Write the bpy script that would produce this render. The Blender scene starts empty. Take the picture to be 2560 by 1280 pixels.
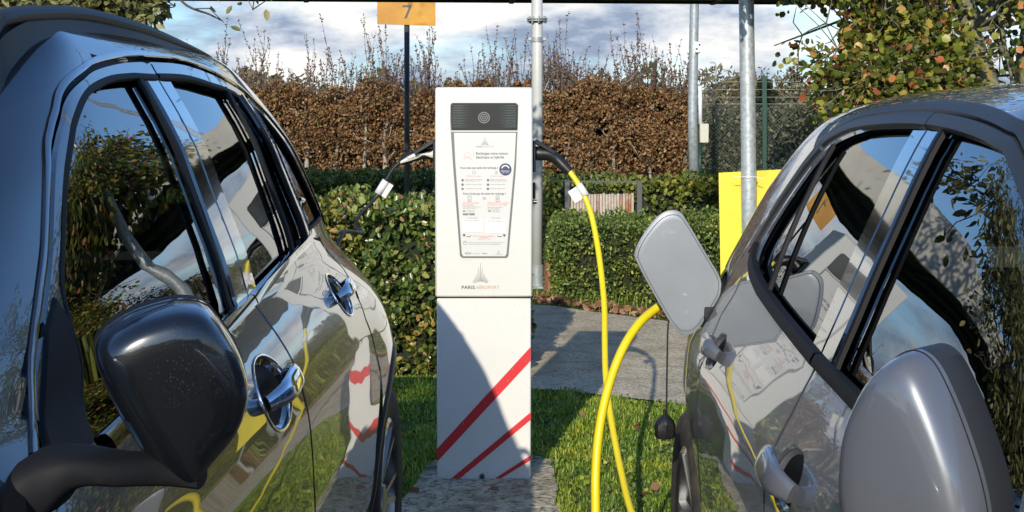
import bpy, math, random
import numpy as np
from mathutils import Vector
from mathutils.geometry import delaunay_2d_cdt
R = math.radians
rng = np.random.default_rng(7)
random.seed(7)
S = bpy.context.scene
COL = S.collection
# ------------------------------------------------------------------ camera
cam = bpy.data.cameras.new('camera'); co = bpy.data.objects.new('camera', cam); COL.objects.link(co)
co.location = (0, 0, 1.38); co.rotation_euler = (R(90), 0, 0)
cam.sensor_width = 36; cam.lens = 36*3500/2560
cam.shift_x = -60/2560; cam.shift_y = -340/2560
cam.clip_start = .05; cam.clip_end = 3000
S.camera = co
S.render.resolution_x = 1024; S.render.resolution_y = 512
# ------------------------------------------------------------------ light
SUN_EL = 22.5; SUN_AZ = 10.5       # the light travels towards +y, slightly to +x
w = bpy.data.worlds.new('World'); S.world = w; w.use_nodes = True
nt = w.node_tree; nt.nodes.clear()
def wn(t, **k):
    n = nt.nodes.new(t)
    for a, b in k.items(): setattr(n, a, b)
    return n
out = wn('ShaderNodeOutputWorld'); bg = wn('ShaderNodeBackground')
sky = wn('ShaderNodeTexSky', sky_type='NISHITA', sun_disc=False)
sky.sun_elevation = R(SUN_EL); sky.sun_rotation = R(180+SUN_AZ)
sky.air_density = 1.0; sky.dust_density = .6; sky.ozone_density = 1.6
tc = wn('ShaderNodeTexCoord'); mp = wn('ShaderNodeMapping'); mp.inputs['Scale'].default_value = (1.0, 1.0, 2.6)
mp.inputs['Location'].default_value = (0.35, 0.1, 0.42)
n1 = wn('ShaderNodeTexNoise'); n1.inputs['Scale'].default_value = 3.4; n1.inputs['Detail'].default_value = 9; n1.inputs['Roughness'].default_value = .56
n1.inputs['Distortion'].default_value = .35
n2 = wn('ShaderNodeTexNoise'); n2.inputs['Scale'].default_value = 7.5; n2.inputs['Detail'].default_value = 8; n2.inputs['Roughness'].default_value = .6
sep = wn('ShaderNodeSeparateXYZ')
L = nt.links.new
skt = wn('ShaderNodeMix', data_type='RGBA', blend_type='MULTIPLY'); skt.inputs[0].default_value = 1; skt.inputs[7].default_value = (.58, .78, 1.02, 1); L(sky.outputs[0], skt.inputs[6])
fr = wn('ShaderNodeMapRange'); fr.inputs['From Min'].default_value = -.4; fr.inputs['From Max'].default_value = .5; fr.inputs['To Min'].default_value = -.10; fr.inputs['To Max'].default_value = 0
L(tc.outputs['Generated'], mp.inputs['Vector']); L(mp.outputs['Vector'], n1.inputs['Vector']); L(mp.outputs['Vector'], n2.inputs['Vector'])
L(tc.outputs['Generated'], sep.inputs[0])
# cloud cover is thick near the horizon ahead and thins out higher up
elr = wn('ShaderNodeMapRange'); elr.inputs['From Min'].default_value = .10; elr.inputs['From Max'].default_value = .27
elr.inputs['To Min'].default_value = .16; elr.inputs['To Max'].default_value = -.13
L(sep.outputs['Z'], elr.inputs['Value'])
ad = wn('ShaderNodeMath', operation='ADD'); L(n1.outputs['Fac'], ad.inputs[0]); L(elr.outputs[0], ad.inputs[1])
L(sep.outputs['Y'], fr.inputs['Value']); ad2 = wn('ShaderNodeMath', operation='ADD'); L(ad.outputs[0], ad2.inputs[0]); L(fr.outputs[0], ad2.inputs[1])
cr = wn('ShaderNodeMapRange'); cr.inputs['From Min'].default_value = .50; cr.inputs['From Max'].default_value = .68; cr.interpolation_type = 'SMOOTHSTEP'
L(ad2.outputs[0], cr.inputs['Value'])
cc = wn('ShaderNodeValToRGB')
cc.color_ramp.elements[0].position = .41; cc.color_ramp.elements[0].color = (1.55, 1.95, 2.7, 1)
cc.color_ramp.elements[1].position = .58; cc.color_ramp.elements[1].color = (5.3, 5.2, 4.95, 1)
e = cc.color_ramp.elements.new(.48); e.color = (3.1, 3.4, 3.9, 1)
L(n2.outputs['Fac'], cc.inputs['Fac'])
mx = wn('ShaderNodeMix', data_type='RGBA'); L(cr.outputs[0], mx.inputs[0]); L(skt.outputs[2], mx.inputs[6]); L(cc.outputs['Color'], mx.inputs[7])
L(mx.outputs[2], bg.inputs['Color']); bg.inputs['Strength'].default_value = .15
L(bg.outputs[0], out.inputs[0])
sl = bpy.data.lights.new('sun', 'SUN'); sl.energy = 3.4; sl.angle = R(.5); sl.color = (1, .915, .76)
so = bpy.data.objects.new('sun', sl); COL.objects.link(so)
dvec = Vector((math.sin(R(SUN_AZ))*math.cos(R(SUN_EL)), math.cos(R(SUN_AZ))*math.cos(R(SUN_EL)), -math.sin(R(SUN_EL))))
so.rotation_euler = dvec.to_track_quat('-Z', 'Y').to_euler(); so.location = (-3, -10, 8)
S.view_settings.view_transform = 'Standard'; S.view_settings.look = 'None'
S.view_settings.exposure = .47; S.view_settings.gamma = 1
# ------------------------------------------------------------------ materials
def mat(name, col, rough=.5, metal=0, coat=0, coat_ior=1.5, var=0, scale=20, bump=0, bscale=200, col2=None, ior=1.5, spec=.5, coatr=.02, island=None, trans=0):
    m = bpy.data.materials.new(name); m.use_nodes = True; t = m.node_tree; b = t.nodes['Principled BSDF']
    b.inputs['Roughness'].default_value = rough; b.inputs['Metallic'].default_value = metal; b.inputs['IOR'].default_value = ior
    b.inputs['Specular IOR Level'].default_value = spec
    b.inputs['Base Color'].default_value = (*col, 1)
    if coat:
        b.inputs['Coat Weight'].default_value = coat; b.inputs['Coat IOR'].default_value = coat_ior; b.inputs['Coat Roughness'].default_value = coatr
    if island:
        g = t.nodes.new('ShaderNodeNewGeometry'); r = t.nodes.new('ShaderNodeValToRGB')
        r.color_ramp.interpolation = 'LINEAR'
        el = r.color_ramp.elements
        while len(el) < len(island): el.new(.5)
        for i, (p, c) in enumerate(island): el[i].position = p; el[i].color = (*c, 1)
        t.links.new(g.outputs['Random Per Island'], r.inputs[0]); t.links.new(r.outputs[0], b.inputs['Base Color'])
        if trans:
            tr = t.nodes.new('ShaderNodeBsdfTranslucent'); ms = t.nodes.new('ShaderNodeMixShader'); ms.inputs[0].default_value = trans
            t.links.new(r.outputs[0], tr.inputs[0]); o = t.nodes['Material Output']
            t.links.new(b.outputs[0], ms.inputs[1]); t.links.new(tr.outputs[0], ms.inputs[2]); t.links.new(ms.outputs[0], o.inputs[0])
    elif var or col2:
        tcn = t.nodes.new('ShaderNodeTexCoord'); n = t.nodes.new('ShaderNodeTexNoise'); n.inputs['Scale'].default_value = scale; n.inputs['Detail'].default_value = 8
        n.inputs['Roughness'].default_value = .65
        r = t.nodes.new('ShaderNodeValToRGB')
        c2 = col2 if col2 else tuple(c*(1+var) for c in col)
        c1 = col if col2 else tuple(c*(1-var) for c in col)
        r.color_ramp.elements[0].position = .35; r.color_ramp.elements[1].position = .65
        r.color_ramp.elements[0].color = (*c1, 1); r.color_ramp.elements[1].color = (*c2, 1)
        t.links.new(tcn.outputs['Object'], n.inputs['Vector']); t.links.new(n.outputs['Fac'], r.inputs[0]); t.links.new(r.outputs[0], b.inputs['Base Color'])
    if bump:
        tcn = t.nodes.new('ShaderNodeTexCoord'); n = t.nodes.new('ShaderNodeTexNoise'); n.inputs['Scale'].default_value = bscale; n.inputs['Detail'].default_value = 6
        bp = t.nodes.new('ShaderNodeBump'); bp.inputs['Strength'].default_value = bump; bp.inputs['Distance'].default_value = .01
        t.links.new(tcn.outputs['Object'], n.inputs['Vector']); t.links.new(n.outputs['Fac'], bp.inputs['Height']); t.links.new(bp.outputs[0], b.inputs['Normal'])
    return m
def dusty_paint(name, col, metal, rough, cior, dust=(.35, .33, .28), amt=.25):
    """car paint: clear coat over a colour, with fine speckles of dried rain and dust"""
    m = mat(name, col, rough=rough, metal=metal, coat=1, coat_ior=cior, coatr=.012)
    t = m.node_tree; b = t.nodes['Principled BSDF']
    tcn = t.nodes.new('ShaderNodeTexCoord')
    v = t.nodes.new('ShaderNodeTexVoronoi'); v.inputs['Scale'].default_value = 330
    n = t.nodes.new('ShaderNodeTexNoise'); n.inputs['Scale'].default_value = 9; n.inputs['Detail'].default_value = 6
    r1 = t.nodes.new('ShaderNodeMapRange'); r1.inputs['From Min'].default_value = .20; r1.inputs['From Max'].default_value = .08
    r2 = t.nodes.new('ShaderNodeMapRange'); r2.inputs['From Min'].default_value = .52; r2.inputs['From Max'].default_value = .68; r2.inputs['To Max'].default_value = amt
    mu = t.nodes.new('ShaderNodeMath'); mu.operation = 'MULTIPLY'
    mxn = t.nodes.new('ShaderNodeMix'); mxn.data_type = 'RGBA'
    mxn.inputs[6].default_value = (*col, 1); mxn.inputs[7].default_value = (*dust, 1)
    t.links.new(tcn.outputs['Object'], v.inputs['Vector']); t.links.new(tcn.outputs['Object'], n.inputs['Vector'])
    t.links.new(v.outputs['Distance'], r1.inputs['Value']); t.links.new(n.outputs['Fac'], r2.inputs['Value'])
    t.links.new(r1.outputs[0], mu.inputs[0]); t.links.new(r2.outputs[0], mu.inputs[1]); t.links.new(mu.outputs[0], mxn.inputs[0])
    t.links.new(mxn.outputs[2], b.inputs['Base Color'])
    # faint orange-peel so reflections waver a little
    nb = t.nodes.new('ShaderNodeTexNoise'); nb.inputs['Scale'].default_value = 5.5; nb.inputs['Detail'].default_value = 1
    bp = t.nodes.new('ShaderNodeBump'); bp.inputs['Strength'].default_value = .05; bp.inputs['Distance'].default_value = .01
    t.links.new(tcn.outputs['Object'], nb.inputs['Vector']); t.links.new(nb.outputs['Fac'], bp.inputs['Height']); t.links.new(bp.outputs[0], b.inputs['Coat Normal'])
    return m
def glassmat(name, tint, ior, spotted=True):
    m = bpy.data.materials.new(name); m.use_nodes = True; t = m.node_tree; t.nodes.clear()
    o = t.nodes.new('ShaderNodeOutputMaterial'); tr = t.nodes.new('ShaderNodeBsdfTransparent'); gl = t.nodes.new('ShaderNodeBsdfGlossy')
    tr.inputs[0].default_value = (*tint, 1); gl.inputs['Roughness'].default_value = .003; gl.inputs['Color'].default_value = (.97, .98, 1, 1)
    f = t.nodes.new('ShaderNodeFresnel'); f.inputs[0].default_value = ior
    ms = t.nodes.new('ShaderNodeMixShader')
    tcn = t.nodes.new('ShaderNodeTexCoord'); nb = t.nodes.new('ShaderNodeTexNoise'); nb.inputs['Scale'].default_value = 3.0
    bp = t.nodes.new('ShaderNodeBump'); bp.inputs['Strength'].default_value = .035; bp.inputs['Distance'].default_value = .01
    t.links.new(tcn.outputs['Object'], nb.inputs['Vector']); t.links.new(nb.outputs['Fac'], bp.inputs['Height']); t.links.new(bp.outputs[0], gl.inputs['Normal'])
    t.links.new(f.outputs[0], ms.inputs[0]); t.links.new(tr.outputs[0], ms.inputs[1]); t.links.new(gl.outputs[0], ms.inputs[2]); t.links.new(ms.outputs[0], o.inputs[0])
    return m
M = {}
M['black_paint'] = dusty_paint('black_paint', (.006, .007, .009), 0, .25, 1.56, amt=.3)
M['gray_paint'] = dusty_paint('gray_paint', (.135, .14, .155), .25, .36, 1.6, dust=(.5, .5, .52), amt=.15)
M['flap_paint'] = mat('flap_paint', (.22, .24, .265), rough=.38, coat=1, var=.05, scale=6)
M['glass'] = glassmat('glass', (.30, .36, .34), 2.25)
M['glass_clear'] = glassmat('glass_clear', (.55, .62, .59), 1.7)
M['matte_black'] = mat('matte_black', (.012, .012, .013), rough=.6, spec=.15, bump=.06, bscale=900, var=.1, scale=40)
M['trim_gray'] = mat('trim_gray', (.030, .031, .033), rough=.45, spec=.35, bump=.05, bscale=900)
M['rubber'] = mat('rubber', (.006, .006, .006), rough=.6, spec=.2)
M['tyre'] = mat('tyre', (.02, .019, .018), rough=.8, col2=(.07, .055, .038), scale=18)
M['piano'] = mat('piano', (.006, .006, .007), rough=.1, coat=1, coat_ior=2.1)
M['chrome'] = mat('chrome', (.78, .79, .82), rough=.06, metal=1)
M['alu_dark'] = mat('alu_dark', (.16, .16, .165), rough=.3, metal=.9, coat=.5)
M['rail'] = mat('rail', (.028, .031, .036), rough=.5, spec=.3, bump=.05, bscale=900)
M['interior'] = mat('interior', (.035, .035, .037), rough=.7, var=.2, scale=30)
M['seat'] = mat('seat', (.06, .06, .065), rough=.75, var=.15, scale=60)
M['white_metal'] = mat('white_metal', (.64, .635, .59), rough=.33, var=.025, scale=2.2, bump=.02, bscale=60)
M['white_low'] = mat('white_low', (.67, .66, .63), rough=.36, var=.03, scale=3)
M['red'] = mat('red', (.60, .028, .035), rough=.4)
M['print_dark'] = mat('print_dark', (.06, .06, .06), rough=.5)
M['print_mid'] = mat('print_mid', (.18, .18, .18), rough=.5)
M['print_orange'] = mat('print_orange', (.62, .20, .12), rough=.5)
M['print_pink'] = mat('print_pink', (.55, .32, .26), rough=.5)
M['print_teal'] = mat('print_teal', (.15, .30, .27), rough=.5)
M['print_blue'] = mat('print_blue', (.035, .045, .12), rough=.45)
M['label_white'] = mat('label_white', (.70, .69, .66), rough=.5)
M['panel_paper'] = mat('panel_paper', (.62, .61, .58), rough=.3)
M['screen'] = mat('screen', (.02, .02, .02), rough=.28, var=.2, scale=14)
M['screen_dot'] = mat('screen_dot', (.12, .17, .15), rough=.3, island=[(0, (.30, .20, .18)), (.35, (.16, .30, .22)), (.7, (.15, .22, .30)), (1, (.3, .28, .2))])
M['yellow_cable'] = mat('yellow_cable', (.72, .58, .012), rough=.36, var=.03, scale=12, bump=.05, bscale=90)
M['black_cable'] = mat('black_cable', (.012, .012, .012), rough=.4)
M['plug_black'] = mat('plug_black', (.014, .014, .015), rough=.38, bump=.06, bscale=700)
M['plug_cream'] = mat('plug_cream', (.62, .60, .52), rough=.4)
M['galv'] = mat('galv', (.33, .36, .37), rough=.40, metal=.35, col2=(.55, .59, .60), scale=38, bump=.08, bscale=60)
M['galv_far'] = mat('galv_far', (.26, .28, .29), rough=.5, metal=.3, col2=(.4, .43, .44), scale=14)
M['white_pole'] = mat('white_pole', (.52, .53, .52), rough=.4, var=.04, scale=8)
M['pole_dark'] = mat('pole_dark', (.045, .05, .055), rough=.5, var=.2, scale=12)
M['orange_sign'] = mat('orange_sign', (.56, .27, .004), rough=.5, col2=(.42, .18, .004), scale=3)
M['yellow_panel'] = mat('yellow_panel', (.74, .60, .045), rough=.45, var=.10, scale=7)
M['canopy_dark'] = mat('canopy_dark', (.028, .028, .028), rough=.6, var=.3, scale=6)
M['canopy_cream'] = mat('canopy_cream', (.50, .48, .42), rough=.55, var=.08, scale=4)
M['bin_frame'] = mat('bin_frame', (.07, .075, .08), rough=.5)
M['bin_metal'] = mat('bin_metal', (.25, .25, .24), rough=.5, metal=.4)
M['slat'] = mat('slat', (.36, .30, .24), rough=.8, col2=(.52, .45, .38), scale=24)
M['slat_rust'] = mat('slat_rust', (.30, .10, .035), rough=.8, col2=(.40, .33, .27), scale=16)
M['box_beige'] = mat('box_beige', (.50, .47, .38), rough=.5, var=.05, scale=10)
M['conduit'] = mat('conduit', (.72, .73, .74), rough=.4)
M['green_post'] = mat('green_post', (.008, .045, .025), rough=.4)
M['fence_wire'] = mat('fence_wire', (.05, .075, .06), rough=.4, metal=.3)
M['brick'] = mat('brick', (.32, .12, .07), rough=.8, var=.3, scale=30)
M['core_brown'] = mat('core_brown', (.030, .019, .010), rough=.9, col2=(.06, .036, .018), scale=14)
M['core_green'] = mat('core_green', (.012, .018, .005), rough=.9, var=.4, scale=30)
M['stem'] = mat('stem', (.12, .085, .065), rough=.8, var=.25, scale=20)
M['bark_pale'] = mat('bark_pale', (.20, .175, .14), rough=.9, col2=(.36, .34, .29), scale=20)
M['bark_lichen'] = mat('bark_lichen', (.07, .06, .045), rough=.9, col2=(.24, .24, .15), scale=26)
M['bark_dark'] = mat('bark_dark', (.05, .045, .04), rough=.9, col2=(.13, .12, .10), scale=24)
M['beech'] = mat('beech', (0, 0, 0), rough=.55, spec=.35, island=[(0, (.075, .040, .022)), (.3, (.16, .082, .040)), (.55, (.26, .135, .055)), (.8, (.36, .20, .085)), (.9, (.42, .27, .13)), (1, (.13, .14, .055))], trans=.2)
M['beech_up'] = mat('beech_up', (0, 0, 0), rough=.6, island=[(0, (0.099, 0.055, 0.039)), (.5, (0.176, 0.094, 0.061)), (1, (0.264, 0.165, 0.110))], trans=.2)
M['laurel'] = mat('laurel', (0, 0, 0), rough=.33, spec=.6, island=[(0, (0.028, 0.054, 0.012)), (.35, (0.078, 0.124, 0.025)), (.65, (0.155, 0.217, 0.043)), (.85, (0.264, 0.295, 0.078)), (.95, (0.341, 0.310, 0.093)), (1, (0.310, 0.139, 0.078))], trans=.2)
M['yew'] = mat('yew', (0, 0, 0), rough=.5, island=[(0, (0.039, 0.062, 0.016)), (.4, (0.085, 0.132, 0.028)), (.75, (0.155, 0.232, 0.046)), (1, (0.264, 0.326, 0.078))], trans=.2)
M['hedge_far'] = mat('hedge_far', (0, 0, 0), rough=.5, island=[(0, (0.033, 0.052, 0.010)), (.5, (0.104, 0.143, 0.026)), (.85, (0.182, 0.221, 0.046)), (1, (0.260, 0.260, 0.078))], trans=.2)
M['pear'] = mat('pear', (0, 0, 0), rough=.4, spec=.5, island=[(0, (.04, .06, .012)), (.3, (.11, .14, .02)), (.6, (.22, .26, .04)), (.80, (.36, .34, .06)), (.89, (.50, .33, .08)), (.95, (.55, .24, .09)), (.98, (.50, .14, .07)), (1, (.20, .08, .03))], trans=.3)
M['maple'] = mat('maple', (0, 0, 0), rough=.5, island=[(0, (0.065, 0.072, 0.026)), (.4, (0.156, 0.169, 0.052)), (.75, (0.312, 0.299, 0.117)), (1, (0.468, 0.416, 0.195))], trans=.3)
M['shrub_gray'] = mat('shrub_gray', (0, 0, 0), rough=.6, island=[(0, (0.039, 0.039, 0.016)), (.5, (0.117, 0.111, 0.052)), (1, (0.247, 0.221, 0.130))], trans=.2)
M['wood_far'] = mat('wood_far', (0, 0, 0), rough=.7, island=[(0, (0.078, 0.058, 0.039)), (.4, (0.143, 0.117, 0.072)), (.7, (0.195, 0.143, 0.065)), (1, (0.156, 0.169, 0.065))], trans=.2)
M['conifer'] = mat('conifer', (0, 0, 0), rough=.7, island=[(0, (.018, .025, .012)), (1, (.06, .07, .03))])
M['grass'] = mat('grass', (0, 0, 0), rough=.45, spec=.4, island=[(0, (0.065, 0.123, 0.012)), (.4, (0.138, 0.246, 0.023)), (.75, (0.232, 0.362, 0.043)), (.93, (0.348, 0.435, 0.087)), (1, (0.478, 0.392, 0.174))], trans=.3)
M['litter'] = mat('litter', (0, 0, 0), rough=.7, island=[(0, (.08, .035, .02)), (.5, (.22, .10, .05)), (1, (.35, .22, .12))])
def patchy(name, scale, col, lo, hi, amt):
    m = M[name]; t = m.node_tree; src = [n_ for n_ in t.nodes if n_.type == 'VALTORGB'][0].outputs[0]; dst = [l.to_socket for l in src.links]
    tcn = t.nodes.new('ShaderNodeTexCoord'); n = t.nodes.new('ShaderNodeTexNoise'); n.inputs['Scale'].default_value = scale; n.inputs['Detail'].default_value = 3
    r = t.nodes.new('ShaderNodeMapRange'); r.inputs['From Min'].default_value = lo; r.inputs['From Max'].default_value = hi; r.inputs['To Max'].default_value = amt
    mx_ = t.nodes.new('ShaderNodeMix'); mx_.data_type = 'RGBA'; mx_.blend_type = 'MULTIPLY'; mx_.inputs[7].default_value = (*col, 1)
    t.links.new(tcn.outputs['Object'], n.inputs['Vector']); t.links.new(n.outputs['Fac'], r.inputs['Value']); t.links.new(r.outputs[0], mx_.inputs[0]); t.links.new(src, mx_.inputs[6])
    for d in dst: t.links.new(mx_.outputs[2], d)
patchy('grass', 3.5, (1.55, 1.22, .9), .42, .62, 1); patchy('laurel', 2.2, (1.25, .85, .6), .48, .66, .9); patchy('yew', 3.0, (1.5, 1.2, .8), .45, .62, .9)
patchy('beech', 1.3, (.74, .70, .58), .45, .62, .7); patchy('hedge_far', 1.5, (1.5, 1.25, .8), .45, .6, 1); patchy('pear', 1.6, (.6, .6, .55), .48, .62, .6)
# ------------------------------------------------------------------ helpers
def tag(o, label=None, cat=None, group=None, kind=None):
    if label: o['label'] = label
    if cat: o['category'] = cat
    if group: o['group'] = group
    if kind: o['kind'] = kind
    return o
def empty(name, loc, label=None, cat=None, group=None, kind=None):
    o = bpy.data.objects.new(name, None); o.location = loc; COL.objects.link(o); o.empty_display_size = .1
    bpy.context.view_layer.update()
    return tag(o, label, cat, group, kind)
def mesh(name, V, Fc, m, parent=None, smooth=True, normals=None, mats=None, midx=None):
    """V world coordinates; keeps them when parented"""
    me = bpy.data.meshes.new(name)
    V = np.asarray(V, float)
    off = np.array(world_of(parent))
    me.from_pydata((V-off).tolist(), [], [tuple(int(i) for i in f) for f in Fc])
    for mm in (mats or [m]): me.materials.append(mm)
    if midx is not None: me.polygons.foreach_set('material_index', np.asarray(midx, np.int32))
    me.polygons.foreach_set('use_smooth', [smooth]*len(me.polygons))
    if normals is not None: me.normals_split_custom_set_from_vertices([tuple(n) for n in np.asarray(normals, float)])
    me.update()
    o = bpy.data.objects.new(name, me); COL.objects.link(o)
    if parent: o.parent = parent
    return o
def world_of(p):
    v = Vector((0, 0, 0))
    while p is not None: v = v+p.location; p = p.parent
    return v
class MB:
    def __init__(s): s.V = []; s.F = []; s.n = 0
    def add(s, V, F):
        V = [tuple(v) for v in V]; s.V += V; s.F += [tuple(i+s.n for i in f) for f in F]; s.n += len(V); return s
    def box(s, x0, x1, y0, y1, z0, z1, bev=0, rot=None):
        b = bev
        if b <= 0:
            V = [(x, y, z) for z in (z0, z1) for y in (y0, y1) for x in (x0, x1)]
            F = [(0, 2, 3, 1), (4, 5, 7, 6), (0, 1, 5, 4), (2, 6, 7, 3), (0, 4, 6, 2), (1, 3, 7, 5)]
        else:
            V = []; idx = {}
            for sx in (0, 1):
                for sy in (0, 1):
                    for sz in (0, 1):
                        cx = (x0, x1)[sx]; cy = (y0, y1)[sy]; cz = (z0, z1)[sz]
                        dx = b*(1-2*sx); dy = b*(1-2*sy); dz = b*(1-2*sz)
                        idx[sx, sy, sz, 'x'] = len(V); V.append((cx, cy+dy, cz+dz))
                        idx[sx, sy, sz, 'y'] = len(V); V.append((cx+dx, cy, cz+dz))
                        idx[sx, sy, sz, 'z'] = len(V); V.append((cx+dx, cy+dy, cz))
            I = lambda a, b_, c, k: idx[a, b_, c, k]
            F = []
            for s_ in (0, 1):
                F.append([I(s_, 0, 0, 'x'), I(s_, 1, 0, 'x'), I(s_, 1, 1, 'x'), I(s_, 0, 1, 'x')][::(1 if s_ else -1)])
                F.append([I(0, s_, 0, 'y'), I(1, s_, 0, 'y'), I(1, s_, 1, 'y'), I(0, s_, 1, 'y')][::(-1 if s_ else 1)])
                F.append([I(0, 0, s_, 'z'), I(1, 0, s_, 'z'), I(1, 1, s_, 'z'), I(0, 1, s_, 'z')][::(1 if s_ else -1)])
            for a in (0, 1):
                for c in (0, 1):
                    F.append([I(a, c, 0, 'x'), I(a, c, 1, 'x'), I(a, c, 1, 'y'), I(a, c, 0, 'y')])
                    F.append([I(a, 0, c, 'x'), I(a, 1, c, 'x'), I(a, 1, c, 'z'), I(a, 0, c, 'z')])
                    F.append([I(0, a, c, 'y'), I(1, a, c, 'y'), I(1, a, c, 'z'), I(0, a, c, 'z')])
            for a in (0, 1):
                for c in (0, 1):
                    for d in (0, 1): F.append([I(a, c, d, 'x'), I(a, c, d, 'y'), I(a, c, d, 'z')])
        if rot:
            (px, py), an = rot; ca, sa = math.cos(an), math.sin(an)
            V = [((x-px)*ca-(y-py)*sa+px, (x-px)*sa+(y-py)*ca+py, z) for x, y, z in V]
        return s.add(V, F)
    def tube(s, pts, r, seg=12, cap=True):
        pts = [Vector(p) for p in pts]; n = len(pts)
        rs = r if hasattr(r, '__len__') else [r]*n
        V = []; F = []
        t0 = (pts[1]-pts[0]).normalized()
        u = t0.orthogonal().normalized()
        for i, p in enumerate(pts):
            t = (pts[min(i+1, n-1)]-pts[max(i-1, 0)]).normalized()
            u = (u-t*u.dot(t)).normalized(); v = t.cross(u)
            for k in range(seg):
                a = 2*math.pi*k/seg; q = p+(u*math.cos(a)+v*math.sin(a))*rs[i]; V.append(tuple(q))
        for i in range(n-1):
            for k in range(seg):
                F.append((i*seg+k, i*seg+(k+1) % seg, (i+1)*seg+(k+1) % seg, (i+1)*seg+k))
        if cap: F.append(tuple(range(seg))[::-1]); F.append(tuple((n-1)*seg+k for k in range(seg)))
        return s.add(V, F)
    def build(s, name, m, parent=None, smooth=False, autos=False):
        o = mesh(name, s.V, s.F, m, parent, smooth or autos)
        if autos:
            import bmesh
            bm = bmesh.new(); bm.from_mesh(o.data); bmesh.ops.recalc_face_normals(bm, faces=bm.faces)
            for e_ in bm.edges:
                if len(e_.link_faces) == 2 and e_.calc_face_angle(0) > R(38): e_.smooth = False
            bm.to_mesh(o.data); bm.free()
        elif not smooth:
            import bmesh
            bm = bmesh.new(); bm.from_mesh(o.data); bmesh.ops.recalc_face_normals(bm, faces=bm.faces); bm.to_mesh(o.data); bm.free()
        return o
def catmull(P, n=8, closed=False):
    P = [np.array(p, float) for p in P]; out_ = []
    N = len(P)
    rngi = range(N) if closed else range(N-1)
    for i in rngi:
        if closed: a, b, c, d = P[i-1], P[i], P[(i+1) % N], P[(i+2) % N]
        else: a, b, c, d = P[max(i-1, 0)], P[i], P[i+1], P[min(i+2, N-1)]
        for k in range(n):
            t = k/n
            out_.append(.5*((2*b)+(-a+c)*t+(2*a-5*b+4*c-d)*t*t+(-a+3*b-3*c+d)*t**3))
    if not closed: out_.append(P[-1])
    return out_
def densify(P, d, closed=True):
    P = [np.array(p, float) for p in P]; out_ = []
    N = len(P)
    for i in range(N if closed else N-1):
        a, b = P[i], P[(i+1) % N]; k = max(1, int(math.ceil(np.linalg.norm(b-a)/d)))
        for j in range(k): out_.append(a+(b-a)*j/k)
    if not closed: out_.append(P[-1])
    return out_
def inpoly(pts, poly):
    pts = np.asarray(pts, float); poly = np.asarray(poly, float)
    x, y = pts[:, 0], pts[:, 1]; ins = np.zeros(len(pts), bool); j = len(poly)-1
    for i in range(len(poly)):
        xi, yi = poly[i]; xj, yj = poly[j]
        c = ((yi > y) != (yj > y)) & (x < (xj-xi)*(y-yi)/(yj-yi+1e-12)+xi)
        ins ^= c; j = i
    return ins
def inset(poly, d):
    P = np.asarray(poly, float); N = len(P)
    area = .5*np.sum(P[:, 0]*np.roll(P[:, 1], -1)-np.roll(P[:, 0], -1)*P[:, 1])
    sg = 1 if area > 0 else -1
    t = np.roll(P, -1, 0)-np.roll(P, 1, 0); t /= np.linalg.norm(t, axis=1)[:, None]+1e-12
    nrm = np.stack([-t[:, 1], t[:, 0]], 1)*sg
    return P+nrm*d
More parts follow.
